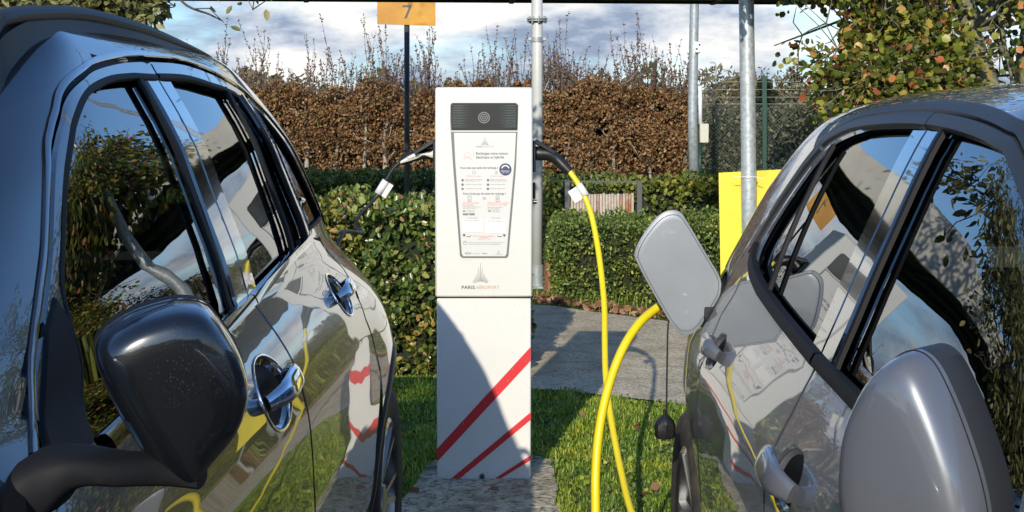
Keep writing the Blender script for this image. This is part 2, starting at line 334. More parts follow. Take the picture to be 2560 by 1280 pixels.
# ------------------------------------------------------------------ cars
class Body:
    """horizontal slices: X(y,h) = distance of the flank from the lane between the cars"""
    def __init__(s, sgn, C, xt, Lf, Lr, ym, n, bumps, sm=.010):
        s.sgn = sgn; s.C = C; s.ym = ym; s.bumps = bumps
        hs = np.arange(.1, 1.7, .002); s.hs = hs
        def smo(tab, sig):
            v = np.interp(hs, [a for a, b in tab], [b for a, b in tab]); k = int(4*sig/.002)
            g = np.exp(-.5*(np.arange(-k, k+1)*.002/sig)**2); g /= g.sum()
            return np.convolve(np.pad(v, k, mode='edge'), g, 'valid')
        s.xv = smo(xt, sm); s.fv = smo(Lf, .02); s.rv = smo(Lr, .02); s.nv = smo(n, .03); s.top = xt[-1][0]
        s.W0 = C-s.xv
    def X(s, y, h):
        y = np.asarray(y, float); h = np.asarray(h, float)
        W = np.interp(h, s.hs, s.W0); lf = s.ym-np.interp(h, s.hs, s.fv); lr = np.interp(h, s.hs, s.rv)-s.ym
        n = np.interp(h, s.hs, s.nv)
        e_ = np.clip(np.abs(y-s.ym)/np.where(y > s.ym, lr, lf), 0, .9999)
        W = W*(1-e_**n)**(1/n)
        for yc, hc, sy, sh, a in s.bumps: W = W+a*np.exp(-((y-yc)/sy)**2-((h-hc)/sh)**2)
        return s.C-W
    def P(s, y, h, side=0, off=0.):
        y = np.asarray(y, float); h = np.asarray(h, float)
        X = s.X(y, h); e_ = .004
        dy = (s.X(y+e_, h)-s.X(y-e_, h))/(2*e_); dh = (s.X(y, h+e_)-s.X(y, h-e_))/(2*e_)
        N = np.stack([-np.ones_like(X), dy, dh], -1)     # outward in (X,y,h)
        N /= np.linalg.norm(N, axis=-1)[..., None]
        Q = np.stack([X, y, h], -1)+N*np.asarray(off)[..., None]
        if side: Q[..., 0] = 2*s.C-Q[..., 0]; N[..., 0] *= -1
        Q[..., 0] *= s.sgn; N[..., 0] *= s.sgn
        return Q, N
    def stack(s, nth=150, hs=None):
        """whole skin as a grid (h rows, theta columns)"""
        th = np.linspace(-math.pi/2, 1.5*math.pi, 2*nth+1)[:-1]
        H, T = np.meshgrid(hs, th, indexing='ij')
        W = np.interp(H, s.hs, s.W0); W = np.maximum(W, 0)
        lf = s.ym-np.interp(H, s.hs, s.fv); lr = np.interp(H, s.hs, s.rv)-s.ym; n = np.interp(H, s.hs, s.nv)
        c, sn = np.cos(T), np.sin(T)
        x = W*np.sign(c)*np.abs(c)**(2/n); y = np.where(sn > 0, lr, lf)*np.sign(sn)*np.abs(sn)**(2/n)+s.ym
        for yc, hc, sy, sh, a in s.bumps: x = x+np.sign(x)*np.minimum(1, np.abs(x)/.5)*a*np.exp(-((y-yc)/sy)**2-((H-hc)/sh)**2)
        Q = np.stack([s.sgn*s.C+x, y, H], -1)
        dT = np.roll(Q, -1, 1)-np.roll(Q, 1, 1); dH = np.gradient(Q, axis=0)
        N = np.cross(dT, dH); N /= np.linalg.norm(N, axis=-1)[..., None]+1e-12
        bad = np.linalg.norm(N, axis=-1) < .5; N[bad] = (0, 0, 1)
        return Q, N, x
def panel(B, name, poly, m, parent, side=0, off=0., holes=(), grid=.028, edge=.006, drop=.005, dens=.016, smooth_poly=False):
    poly = [tuple(p) for p in densify(poly, dens)]
    rings = [poly]+[[tuple(p) for p in densify(h, dens)] for h in holes]
    pts = []; offs = []; edges = []; isb = []
    for k, rg in enumerate(rings):
        b0 = len(pts); pts += list(rg); isb += [1]*len(rg); edges += [(b0+i, b0+(i+1) % len(rg)) for i in range(len(rg))]
        ins = inset(rg, edge if k == 0 else -edge)
        pts += [tuple(p) for p in ins]; isb += [0]*len(ins)
    A = np.array(poly); x0, y0 = A.min(0); x1, y1 = A.max(0)
    gx, gy = np.meshgrid(np.arange(x0, x1, grid), np.arange(y0, y1, grid)); g = np.stack([gx.ravel(), gy.ravel()], 1)
    k = inpoly(g, inset(poly, edge*2.0))
    for h in rings[1:]: k &= ~inpoly(g, inset(h, -edge*2.0))
    allr = np.array([p for r_ in rings for p in r_])
    g = g[k]
    if len(g):
        dmin = np.array([np.min(np.hypot(allr[:, 0]-q[0], allr[:, 1]-q[1])) for q in g]); g = g[dmin > edge*2]
    n_in = len(pts); pts += [tuple(p) for p in g]
    vs, es, fs, ov, oe, of = delaunay_2d_cdt([Vector(p) for p in pts], edges, [], 0, 1e-5)
    v2 = np.array([tuple(v) for v in vs])
    o_in = np.array([max([isb[i] if i < len(isb) else 0 for i in o_] or [0]) for o_ in ov])
    cen = np.array([v2[list(f)].mean(0) for f in fs]); keep = inpoly(cen, poly)
    for h in rings[1:]: keep &= ~inpoly(cen, h)
    fs = [f for f, q in zip(fs, keep) if q]
    Q, N = B.P(v2[:, 0], v2[:, 1], side, off-drop*o_in)
    # orientation
    f0 = np.array([f[:3] for f in fs]); nn = np.cross(Q[f0[:, 1]]-Q[f0[:, 0]], Q[f0[:, 2]]-Q[f0[:, 0]])
    flip = (nn*N[f0[:, 0]]).sum(1) < 0
    fs = [tuple(f)[::-1] if fl else tuple(f) for f, fl in zip(fs, flip)]
    return mesh(name, Q, fs, m, parent, normals=N)
def ribbon(B, name, path, width, m, parent, side=0, off=.002, high=.006, dens=.02, closed=False):
    """moulding that follows a (y,h) line on the skin; rounded profile"""
    P = np.array(densify(path, dens, closed))
    if closed: t = np.roll(P, -1, 0)-np.roll(P, 1, 0)
    else: t = np.gradient(P, axis=0)
    t /= np.linalg.norm(t, axis=1)[:, None]+1e-9
    nr = np.stack([-t[:, 1], t[:, 0]], 1)
    prof = [(-.5, -.006), (-.5, off), (-.38, off+high*.8), (0, off+high), (.38, off+high*.8), (.5, off), (.5, -.006)]
    wd = width if hasattr(width, '__len__') else [width]*len(P)
    wd = np.interp(np.linspace(0, 1, len(P)), np.linspace(0, 1, len(wd)), wd)
    Qs = []
    for a, o_ in prof:
        q = P+nr*(wd*a)[:, None]; Q, N = B.P(q[:, 0], q[:, 1], side, o_*np.ones(len(q))); Qs.append(Q)
    V = np.concatenate(Qs); n = len(P); F = []
    for k in range(len(prof)-1):
        for i in range(n if closed else n-1):
            j = (i+1) % n; F.append((k*n+i, k*n+j, (k+1)*n+j, (k+1)*n+i))
    mb = MB(); mb.add(V, F); return mb.build(name, m, parent, autos=True)
def arch(yc, hc, r, n=26, a0=0, a1=180):
    return [(yc+r*math.cos(R(a)), hc+r*math.sin(R(a))) for a in np.linspace(a0, a1, n)]
def wheel(car, x, y, r, sgn, style, m_rim):
    w_ = empty('wheel', Vector((x, y, r))-world_of(car)); w_.parent = car
    def lathe(prof, seg=48):
        V = []; F = []
        for (rr, dx) in prof:
            for k in range(seg):
                a = 2*math.pi*k/seg; V.append((x+sgn*dx, y+rr*math.cos(a), r+rr*math.sin(a)))
        for i in range(len(prof)-1):
            for k in range(seg): F.append((i*seg+k, i*seg+(k+1) % seg, (i+1)*seg+(k+1) % seg, (i+1)*seg+k))
        return V, F
    ri = r*.70
    b = MB(); b.add(*lathe([(ri, -.20), (r*.95, -.20), (r, -.17), (r, -.03), (r*.985, -.012), (r*.93, .004), (r*.86, .008), (r*.76, .002), (ri, -.004)])); b.build('tyre', M['tyre'], w_, autos=True)
    b = MB(); b.add(*lathe([(ri+.004, -.004), (ri-.008, .002), (ri-.016, -.006), (ri-.02, -.05), (ri-.03, -.19)])); b.build('rim', m_rim, w_, autos=True)
    b = MB(); b.add(*lathe([(r*.52, -.10), (r*.50, -.085), (.03, -.085)], 32)); b.build('brake_disc', M['alu_dark'], w_, autos=True)
    ns, pair = style
    b = MB()
    for k in range(ns):
        for q in ((-1, 1) if pair else (0,)):
            a = 2*math.pi*k/ns; a2 = a+q*.16
            p0 = Vector((x+sgn*-.03, y+.05*math.cos(a), r+.05*math.sin(a))); p1 = Vector((x+sgn*-.004, y+(ri-.01)*math.cos(a2), r+(ri-.01)*math.sin(a2)))
            t = (p1-p0).normalized(); sd = t.cross(Vector((1, 0, 0))).normalized(); up = Vector((sgn, 0, 0))
            w0, w1 = .016, .011
            V = [p0+sd*w0-up*.02, p0+sd*w0*.6+up*.004, p0-sd*w0*.6+up*.004, p0-sd*w0-up*.02, p1+sd*w1-up*.02, p1+sd*w1*.6+up*.002, p1-sd*w1*.6+up*.002, p1-sd*w1-up*.02]
            b.add(V, [(0, 1, 5, 4), (1, 2, 6, 5), (2, 3, 7, 6), (3, 0, 4, 7), (4, 5, 6, 7)])
    b.build('spokes', m_rim, w_)
    b = MB(); b.add(*lathe([(.065, -.03), (.06, -.012), (.03, -.006), (.001, -.005)], 24)); b.build('hub', M['alu_dark'], w_, autos=True)
def seat(car, x, y, rear=False):
    s_ = empty('seat', Vector((x, y, .35))-world_of(car)); s_.parent = car
    wd = .25 if not rear else .58
    b = MB(); b.box(x-wd, x+wd, y-.25, y+.25, .38, .56, .05); b.build('cushion', M['seat'], s_, autos=True)
    b = MB(); b.tube([(x-wd+.08, y+.25, .5), (x-wd+.08, y+.42, 1.05)], .07, 8); b.tube([(x+wd-.08, y+.25, .5), (x+wd-.08, y+.42, 1.05)], .07, 8)
    b.box(x-wd+.05, x+wd-.05, y+.24, y+.40, .5, 1.08, .05); b.build('backrest', M['seat'], s_, autos=True)
    for q in ((0,) if not rear else (-.35, .35)):
        b = MB(); b.box(x+q-.13, x+q+.13, y+.34, y+.44, 1.12, 1.28, .04); b.build('headrest', M['seat'], s_, autos=True)
def car_shell(B, car, paint, sidepoly, glasspolys, arches, ws, name_paint='body'):
    """skin: paint outside the side zone, dark recess behind the side panels, windscreen and rear window"""
    hs = np.concatenate([np.arange(.20, .88, .03), np.arange(.88, B.top-.06, .0125), B.top-.06*np.linspace(1, 0, 22)**1.7])
    hs[-1] = B.top
    Q, N, xl = B.stack(170, hs)
    nh, ntn = Q.shape[:2]
    YH = Q[..., 1:].reshape(-1, 2); ins = inpoly(YH, sidepoly).reshape(nh, ntn) & (np.abs(xl) > .25)
    Q2 = Q-N*np.where(ins, .012, 0)[..., None]
    i, j = np.meshgrid(np.arange(nh-1), np.arange(ntn), indexing='ij'); j2 = (j+1) % ntn
    F = np.stack([i*ntn+j, i*ntn+j2, (i+1)*ntn+j2, (i+1)*ntn+j], -1).reshape(-1, 4)
    cen = Q.reshape(-1, 3)[F].mean(1); cx = np.abs(xl.reshape(-1)[F].mean(1)); cyh = cen[:, 1:]
    inside = inpoly(cyh, sidepoly) & (cx > .25)
    kill = np.zeros(len(F), bool)
    for g in glasspolys: kill |= inpoly(cyh, g) & (cx > .25)
    for (yc, hc, r) in arches: kill |= (np.hypot(cyh[:, 0]-yc, cyh[:, 1]-hc) < r) & (cx > .4)
    yA, yD, hb, ht = ws
    nrm = N.reshape(-1, 3)[F].mean(1)
    wsf = (cen[:, 2] > hb(0)) & (cen[:, 2] < ht) & (~inside) & (nrm[:, 1] < -.45) & (cen[:, 1] < yA)
    rwf = (cen[:, 2] > hb(1)) & (cen[:, 2] < ht-.03) & (~inside) & (nrm[:, 1] > .5) & (cen[:, 1] > yD)
    V = Q2.reshape(-1, 3); NN = N.reshape(-1, 3)
    def sub(name, mask, m):
        f = F[mask]; u, inv = np.unique(f, return_inverse=True); inv = inv.reshape(f.shape)
        return mesh(name, V[u], inv, m, car, normals=NN[u])
    sub(name_paint, ~kill & ~inside & ~wsf & ~rwf, paint)
    sub('door_surround', ~kill & inside, M['rubber'])
    sub('windscreen', ~kill & wsf, M['glass_clear']); sub('rear_window', ~kill & rwf, M['glass'])
    # floor pan and wheel wells
    b = MB(); C = B.sgn*B.C
    b.box(C-.78, C+.78, float(B.fv[50])+.15, float(B.rv[50])-.15, .17, .24, .02)
    for (yc, hc, r) in arches:
        for q in (-1, 1):
            V_ = []; n = 20
            for a in np.linspace(-15, 195, n):
                for dx in (0.62, .835): V_.append((C+q*dx, yc+(r+.004)*math.cos(R(a)), hc+(r+.004)*math.sin(R(a))))
            F_ = [(2*k, 2*k+1, 2*k+3, 2*k+2) for k in range(n-1)]+[tuple(2*k for k in range(n))]
            b.add(V_, F_)
    b.build('underbody', M['rubber'], car)
CUPA = 1.85
def cuph(yc, hc, cup): return [(yc+cup*CUPA*math.cos(a), hc+cup*math.sin(a)) for a in np.linspace(0, 2*math.pi, 28, endpoint=False)]
def handle(B, door, yc, hc, side, m_grip, m_cup, ln=.21, cup=.062, tilt=.06, proud=.034, rad=.014, flat=.6):
    """bowl sunk into the door with a grip bridging it"""
    n = 28; V = []; F = []
    for k, (rr, o_) in enumerate([(1.03, -.0062), (.985, -.0055), (.92, -.010), (.78, -.016), (.5, -.021), (.02, -.023)]):
        a = np.linspace(0, 2*math.pi, n, endpoint=False)
        Q, _ = B.P(yc+cup*CUPA*rr*np.cos(a), hc+cup*rr*np.sin(a), side, o_*np.ones(n)); V += list(Q)
    for k in range(5):
        for i in range(n): F.append((k*n+i, k*n+(i+1) % n, (k+1)*n+(i+1) % n, (k+1)*n+i))
    b = MB(); b.add(V, F); hd = b.build('handle', m_grip, door) if False else None
    cupo = b.build('handle_cup', m_cup, door, autos=True)
    if m_grip is M['chrome']: ribbon(B, 'cup_rim', cuph(yc, hc, cup*1.02), .005, M['chrome'], door, side, off=.0, high=.0022, closed=True)
    # grip: swept rounded bar, ends curving into the door
    us = np.linspace(-1, 1, 25); ys = yc+us*ln/2; hh = hc+us*tilt*ln/2+.004
    o_ = .004+proud*(1-np.abs(us)**4)
    Q, N = B.P(ys, hh, side, o_); m_ = 14; V = []; F = []
    for i in range(len(us)):
        t = (Q[min(i+1, 24)]-Q[max(i-1, 0)]); t /= np.linalg.norm(t); up = np.cross(t, N[i]); up /= np.linalg.norm(up); out2 = np.cross(up, t)
        rv = rad*1.35*(1-.35*abs(us[i])**3)
        for k in range(m_):
            a = 2*math.pi*k/m_; ca, sa = math.cos(a), math.sin(a)
            ca = math.copysign(abs(ca)**.75, ca); sa = math.copysign(abs(sa)**.75, sa)
            V.append(Q[i]+up*rv*sa+out2*rad*flat*ca)
    for i in range(len(us)-1):
        for k in range(m_): F.append((i*m_+k, i*m_+(k+1) % m_, (i+1)*m_+(k+1) % m_, (i+1)*m_+k))
    F.append(tuple(range(m_))); F.append(tuple(24*m_+k for k in range(m_)))
    b = MB(); b.add(V, F); b.build('handle', m_grip, door, autos=True)
def mirror_shell(car, outline, y0, depth, m_shell, m_trim, k=0., squeeze=1., sgn=1, name='mirror', back=.03, tilt=(0, 0)):
    """outline (x,z) as seen from ahead at y0; the opening is turned by k (folded), the shell bulges away from it, trim ring and glass lie behind"""
    C0 = np.mean(outline, 0); mr = empty(name, Vector((C0[0], y0, C0[1]))-world_of(car)); mr.parent = car
    P = np.array(catmull(outline, 6, True)); n = len(P)
    ax = np.array([-k*sgn, -1.0]); ax /= np.linalg.norm(ax)
    xr = P[:, 0].max() if sgn > 0 else P[:, 0].min()
    Pr = P.copy(); Pr[:, 0] = xr+(P[:, 0]-xr)*squeeze-sgn*back*abs(ax[0])
    Cr = Pr.mean(0)
    def pt(q, d, s_): return (q[0]+ax[0]*d, y0-k*sgn*(q[0]-Cr[0])+ax[1]*d+s_*(tilt[0]*(q[0]-Cr[0])+tilt[1]*(q[1]-Cr[1])), q[1])
    rows = [(1.0, 0), (.995, .22), (.975, .46), (.93, .70), (.86, .85), (.74, .94), (.52, .985), (.26, 1.0), (.08, 1.003)]
    V = []
    for s_, d in rows: V += [pt(Cr+(p-Cr)*s_, depth*d, d) for p in Pr]
    F = [(r_*n+i, r_*n+(i+1) % n, (r_+1)*n+(i+1) % n, (r_+1)*n+i) for r_ in range(len(rows)-1) for i in range(n)]+[tuple((len(rows)-1)*n+i for i in range(n))]
    b = MB(); b.add(V, F); b.build('mirror_shell', m_shell, mr, smooth=True)
    V = []
    for s_, d in [(.995, .001), (1.006, -.003), (1.006, -back), (.95, -back-.006), (.90, -back+.006)]: V += [pt(Cr+(p-Cr)*s_, d, 0) for p in Pr]
    b = MB(); b.add(V, [(r_*n+i, r_*n+(i+1) % n, (r_+1)*n+(i+1) % n, (r_+1)*n+i) for r_ in range(4) for i in range(n)]); b.build('mirror_trim', m_trim, mr, autos=True)
    b = MB(); sm_ = [pt(Cr+(p-Cr)*.9975, depth*.16, .16) for p in Pr]; b.tube(sm_+[sm_[0]], .0009, 5, cap=False); b.build('mirror_seam', M['rubber'], mr, smooth=True)
    b = MB(); b.add([pt(Cr+(p-Cr)*.91, -back+.004, 0) for p in Pr], [tuple(range(n))]); b.build('mirror_glass', M['chrome'], mr)
    return mr
def px(x, y, d):     # a point seen at photo pixel (x, y) at d metres ahead: used for measured outlines only
    return ((x-1340)*d/3500, 1.38-(y-300)*d/3500)

# ---- black car
BB = Body(-1, 1.285, [(.2, .44), (.35, .41), (.5, .385), (.70, .383), (.8, .388), (.849, .392), (.875, .396), (.90, .403), (.94, .412), (.98, .432), (1.02, .458), (1.047, .479), (1.07, .497), (1.146, .517), (1.182, .531), (1.262, .562), (1.331, .587), (1.39, .617), (1.42, .635), (1.462, .66), (1.50, .68), (1.525, .705), (1.545, .77), (1.565, .9), (1.578, 1.1), (1.585, 1.285)],
          [(.2, .05), (.3, -.15), (.8, -.12), (.9, .0), (1.0, .5), (1.08, .75), (1.45, 1.75), (1.55, 2.0), (1.585, 2.2)],
          [(.2, 4.2), (.3, 4.35), (.9, 4.4), (1.0, 4.3), (1.1, 4.2), (1.3, 4.15), (1.45, 4.0), (1.55, 3.8), (1.585, 3.6)], 2.1,
          [(.3, 6), (.9, 5), (1.0, 4.5), (1.1, 4.6), (1.3, 4.6), (1.45, 4), (1.55, 3.5)], [(3.78, .74, .36, .2, .042), (1.05, .74, .36, .2, .03)])
groove = [(1.285, .30), (1.275, .80), (1.29, 1.018), (1.39, 1.063), (1.45, 1.131), (1.53, 1.187), (1.60, 1.235), (1.72, 1.331), (1.78, 1.366), (1.83, 1.390), (1.88, 1.414), (1.94, 1.434), (2.02, 1.452), (2.10, 1.467), (2.24, 1.482), (2.36, 1.490), (2.49, 1.495), (2.66, 1.499), (2.80, 1.494), (2.94, 1.485), (3.08, 1.470), (3.19, 1.452), (3.28, 1.42), (3.38, 1.38), (3.50, 1.31), (3.60, 1.22), (3.68, 1.11)]
gr_s = [tuple(p) for p in catmull(groove[2:], 4)]
side_b = [(.12, .24), (4.1, .24), (4.12, .9), (4.02, 1.03), (3.72, 1.07)]+gr_s[::-1]+[(1.2, 1.0), (.35, .95), (.15, .85)]
fg = [tuple(p) for p in catmull([(1.50, 1.045), (1.565, 1.10), (1.575, 1.153), (1.60, 1.195), (1.65, 1.235), (1.70, 1.275), (1.76, 1.320), (1.83, 1.359), (1.87, 1.379), (1.94, 1.406), (2.01, 1.425), (2.10, 1.439), (2.18, 1.447), (2.29, 1.453)], 4)]
F_hole = [(1.50, 1.030), (2.422, 1.072)]+[(2.422, 1.456)]+fg[::-1]
R_top = [(2.438, 1.457), (2.60, 1.461), (2.72, 1.459), (2.85, 1.452), (2.95, 1.447), (3.06, 1.437), (3.14, 1.430), (3.26, 1.395), (3.38, 1.33), (3.48, 1.25), (3.57, 1.15), (3.585, 1.128)]
R_hole = [(2.438, 1.073), (2.92, 1.103), (3.18, 1.118)]+[tuple(p) for p in catmull(R_top, 4)][::-1]
belt = [(1.50, 1.030), (2.0, 1.052), (2.43, 1.071), (2.92, 1.102), (3.18, 1.118), (3.60, 1.128)]
car = empty('parked_car', (-1.285, 2.1, 0), 'glossy black car with roof rails and chrome door handles, left of the charger', 'car')
car_shell(BB, car, M['black_paint'], side_b, [F_hole, R_hole], [(3.78, .345, .41), (1.05, .345, .41)], (2.3, 3.2, lambda k: 1.08 if k == 0 else 1.10, 1.50))
rg = [(3.30, .30), (3.36, .60), (3.42, .759), (3.38, .82), (3.345, .90), (3.35, .953), (3.39, .975), (3.43, 1.014), (3.40, 1.06), (3.37, 1.09)]
for side in (0, 1):
    belt_y = lambda y: float(np.interp(y, [a for a, b_ in belt], [b_ for a, b_ in belt]))
    a1 = arch(1.05, .345, .41, 30, 0, 180)
    fen = [(1.46, .27), (1.46, .345)]+a1+[(.64, .27), (.15, .27), (.15, .84), (.40, .93), (1.0, .985), (1.271, 1.01)]
    fen = [(1.271, .345 if False else .55)] if False else fen
    fen = [p for p in a1 if p[0] < 1.268]+[(.64, .27), (.15, .27), (.15, .84), (.40, .93), (1.0, .985), (1.268, 1.008)]
    panel(BB, 'front_fender', fen, M['black_paint'], car, side)
    sillp = [(1.0, .30)]
    # front door
    aa = [p for p in a1 if p[0] > 1.276][::-1]
    fd = aa+[(1.29, 1.016)]+[(p[0]+.003, p[1]-.010) for p in gr_s if p[0] < 2.420]+[(2.428, 1.480), (2.428, 1.4585)]+[(p[0], p[1]) for p in fg[::-1]]+[(1.50, 1.030), (2.428, 1.0722), (2.428, .27), (1.47, .27)]
    d = empty('front_door', Vector((BB.sgn*(BB.C-.9 if side == 0 else BB.C+.9), 1.85, .9))-world_of(car)); d.parent = car
    panel(BB, 'door_skin', fd, M['black_paint'], d, side, holes=[cuph(2.235, .945, .056)], edge=.0035)
    panel(BB, 'door_window', F_hole, M['glass'], d, side, off=-.016, drop=0, grid=.05)
    panel(BB, 'pillar_cover', [(2.335, 1.07), (2.428, 1.074), (2.428, 1.452), (2.352, 1.45)], M['piano'], d, side, off=-.002, edge=.004)
    ribbon(BB, 'window_seal', [(2.288, 1.07), (2.30, 1.25), (2.318, 1.45)], .030, M['rubber'], d, side, off=-.006, high=.006)
    ribbon(BB, 'window_seal', fg+[(2.424, 1.455)], .011, M['rubber'], d, side, off=-.004, high=.006)
    ribbon(BB, 'belt_moulding', [(p[0], p[1]-.006) for p in [(1.52, 1.034), (2.0, 1.055), (2.425, 1.072)]], .020, M['chrome'] if False else M['piano'], d, side, off=.001, high=.007)
    handle(BB, d, 2.235, .945, side, M['chrome'], M['piano'], ln=.185, cup=.056, proud=.030)
    ribbon(BB, 'pillar_gap', [(2.430, 1.075), (2.430, 1.455)], .014, M['rubber'], car, side, off=-.010, high=.001)
    # rear door
    r_hole_door = [(2.434, 1.073), (2.92, 1.103), (3.15, 1.114), (3.14, 1.20), (3.125, 1.30), (3.10, 1.40), (3.095, 1.434)]+[tuple(p) for p in catmull(R_top[:6], 4)][::-1][1:]
    rd = [(2.434, .27)]+r_hole_door+[(2.434, 1.458), (2.434, 1.480)]+[(p[0], p[1]-.010) for p in gr_s if 2.44 < p[0] < 3.20]+[(3.17, 1.43), (3.185, 1.30), (3.196, 1.20), (3.21, 1.113)]+[p for p in rg[::-1]]
    rd = rd[:-1]+[p for p in arch(3.78, .345, .413, 40, 0, 180)[::-1] if p[1] < .40 and p[0] < 3.6][::-1]+[(3.32, .27)]
    d = empty('rear_door', Vector((BB.sgn*(BB.C-.9 if side == 0 else BB.C+.9), 2.9, .9))-world_of(car)); d.parent = car
    panel(BB, 'door_skin', rd, M['black_paint'], d, side, holes=[cuph(3.165, .985, .045)], edge=.0035)
    panel(BB, 'door_window', [(2.50, 1.074), (2.93, 1.10), (2.95, 1.25), (2.965, 1.447)]+[(2.72, 1.459), (2.50, 1.459)], M['glass'], d, side, off=-.016, drop=0, grid=.05)
    panel(BB, 'quarter_light', [(2.96, 1.10), (3.16, 1.114), (3.13, 1.30), (3.10, 1.434), (2.99, 1.442)], M['glass'], d, side, off=-.015, drop=0, grid=.05)
    panel(BB, 'pillar_cover', [(2.432, 1.07), (2.512, 1.078), (2.512, 1.452), (2.432, 1.452)], M['piano'], d, side, off=-.002, edge=.004)
    ribbon(BB, 'window_divider', [(2.943, 1.10), (2.962, 1.25), (2.98, 1.45)], .026, M['rubber'], d, side, off=-.008, high=.010)
    ribbon(BB, 'window_divider', [(3.155, 1.112), (3.14, 1.25), (3.112, 1.435)], .022, M['rubber'], d, side, off=-.004, high=.008)
    ribbon(BB, 'window_seal', [tuple(p) for p in catmull(R_top[:6], 4)], .011, M['rubber'], d, side, off=-.004, high=.006)
    ribbon(BB, 'belt_moulding', [(p[0], p[1]-.006) for p in [(2.436, 1.072), (2.92, 1.103), (3.20, 1.116)]], .020, M['piano'], d, side, off=.001, high=.007)
    handle(BB, d, 3.165, .985, side, M['chrome'], M['piano'], ln=.150, cup=.045, proud=.026, rad=.012)
    # rear fender with the fixed glass behind the door
    qa = [p for p in arch(3.78, .345, .41, 44, 0, 180)]
    qf = [(4.08, .27), (4.08, .90), (4.0, 1.02), (3.75, 1.07), (3.665, 1.11)]+[(p[0], p[1]-.010) for p in gr_s[::-1] if 3.205 < p[0] < 3.66]+[(3.186, 1.43), (3.20, 1.30), (3.21, 1.20), (3.224, 1.116), (3.378, 1.094), (3.408, 1.062), (3.438, 1.014), (3.397, .971), (3.357, .948), (3.353, .902), (3.388, .823), (3.428, .765)]
    qf += [p for p in qa[::-1] if p[1] > .60 or p[0] > 3.8]+[(4.08, .30)] if False else [p for p in qa[::-1] if p[0] > 3.44]
    qh = [(3.232, 1.128), (3.58, 1.132), (3.53, 1.20), (3.44, 1.285), (3.34, 1.355), (3.25, 1.398), (3.20, 1.41), (3.205, 1.30)]
    qf[0:0] = []
    panel(BB, 'rear_fender', qf, M['black_paint'], car, side, holes=[qh])
    panel(BB, 'quarter_window', qh, M['glass'], car, side, off=-.010, drop=0, grid=.05)
    ribbon(BB, 'quarter_seal', qh, .010, M['rubber'], car, side, off=-.004, high=.005, closed=True)
    ribbon(BB, 'arch_moulding', [p for p in arch(3.78, .345, .425, 40, -8, 188)], .036, M['trim_gray'], car, side, off=.0005, high=.005)
    ribbon(BB, 'arch_moulding', [p for p in arch(1.05, .345, .425, 40, -8, 188)], .036, M['trim_gray'], car, side, off=.002, high=.012)
    ribbon(BB, 'sill', [(1.5, .262), (3.33, .262)], .06, M['trim_gray'], car, side, off=.002, high=.014)
    ribbon(BB, 'roof_moulding', [(p[0], p[1]+.002) for p in gr_s[3:]], .010, M['piano'], car, side, off=.001, high=.003)
    panel(BB, 'tail_light', [(4.09, .86), (4.22, .86), (4.20, 1.0), (4.05, 1.0)], mat('tail_red', (.35, .01, .01), rough=.1, coat=1) if side == 0 else bpy.data.materials['tail_red'], car, side, off=.006)
    for yy in (3.78, 1.05): wheel(car, BB.sgn*(BB.C+(-.888 if side == 0 else .888)), yy, .335, BB.sgn*(-1 if side == 0 else 1), (7, True), M['alu_dark'])
    # sail and roof rail
    panel(BB, 'mirror_base', [(1.305, 1.015), (1.50, 1.035), (1.56, 1.10), (1.575, 1.153), (1.56, 1.185), (1.50, 1.155), (1.40, 1.058)], M['matte_black'], car, side, off=.004, drop=.006)
    rt = np.array([(1.66, .672, 1.375, 1.400), (1.72, .675, 1.395, 1.470), (1.776, .68, 1.426, 1.511), (1.818, .682, 1.455, 1.525), (1.947, .69, 1.497, 1.540), (2.18, .70, 1.522, 1.556), (2.47, .70, 1.527, 1.555), (2.83, .72, 1.523, 1.546), (3.24, .752, 1.517, 1.530), (3.42, .775, 1.508, 1.514)])
    rt = np.array(catmull(rt, 6)); sg_ = lambda X_: BB.sgn*(X_ if side == 0 else 2*BB.C-X_)
    V = []; Vb = []; m_ = 10; n_ = len(rt)
    for yy, X_, hb_, ht_ in rt:
        hh_ = ht_-hb_
        for k in range(m_):
            a = 2*math.pi*k/m_; V.append((sg_(X_+.010+.013*math.cos(a)), yy, ht_-min(.012, hh_*.4)+min(.012, hh_*.4)*math.sin(a)))
        for dx_, dz_ in ((.010, -.02), (-.003, -.006), (.0, .004), (.004, hh_*.55), (.020, hh_*.6), (.030, .0), (.034, -.02)): Vb.append((sg_(X_+dx_), yy, hb_+dz_))
    b = MB(); b.add(V, [(i*m_+k, i*m_+(k+1) % m_, (i+1)*m_+(k+1) % m_, (i+1)*m_+k) for i in range(n_-1) for k in range(m_)]+[tuple(range(m_)), tuple((n_-1)*m_+k for k in range(m_))]); b.build('roof_rail', M['rail'], car, autos=True)
    b = MB(); b.add(Vb, [(i*7+k, i*7+k+1, (i+1)*7+k+1, (i+1)*7+k) for i in range(n_-1) for k in range(6)]); b.build('rail_base', M['rail'], car, autos=True)
for sx in (-.36, .36): seat(car, -1.285+sx, 1.75)
seat(car, -1.285, 2.65, True)
b = MB(); b.box(-1.95, -.62, .95, 1.35, .62, .96, .06); b.build('dashboard', M['interior'], car, autos=True)
b = MB(); b.tube([(-.93+.17*math.cos(a), 1.45+.05*math.sin(a), .93+.17*math.sin(a)) for a in np.linspace(0, 6.283, 25)], .014, 8); b.tube([(-1.10, 1.45, .93), (-.76, 1.45, .93)], .016, 8); b.build('steering_wheel', M['interior'], car, autos=True)
b = MB(); b.box(-1.95, -.62, 3.25, 3.9, .55, 1.02, .06); b.build('parcel_shelf', M['interior'], car, autos=True)
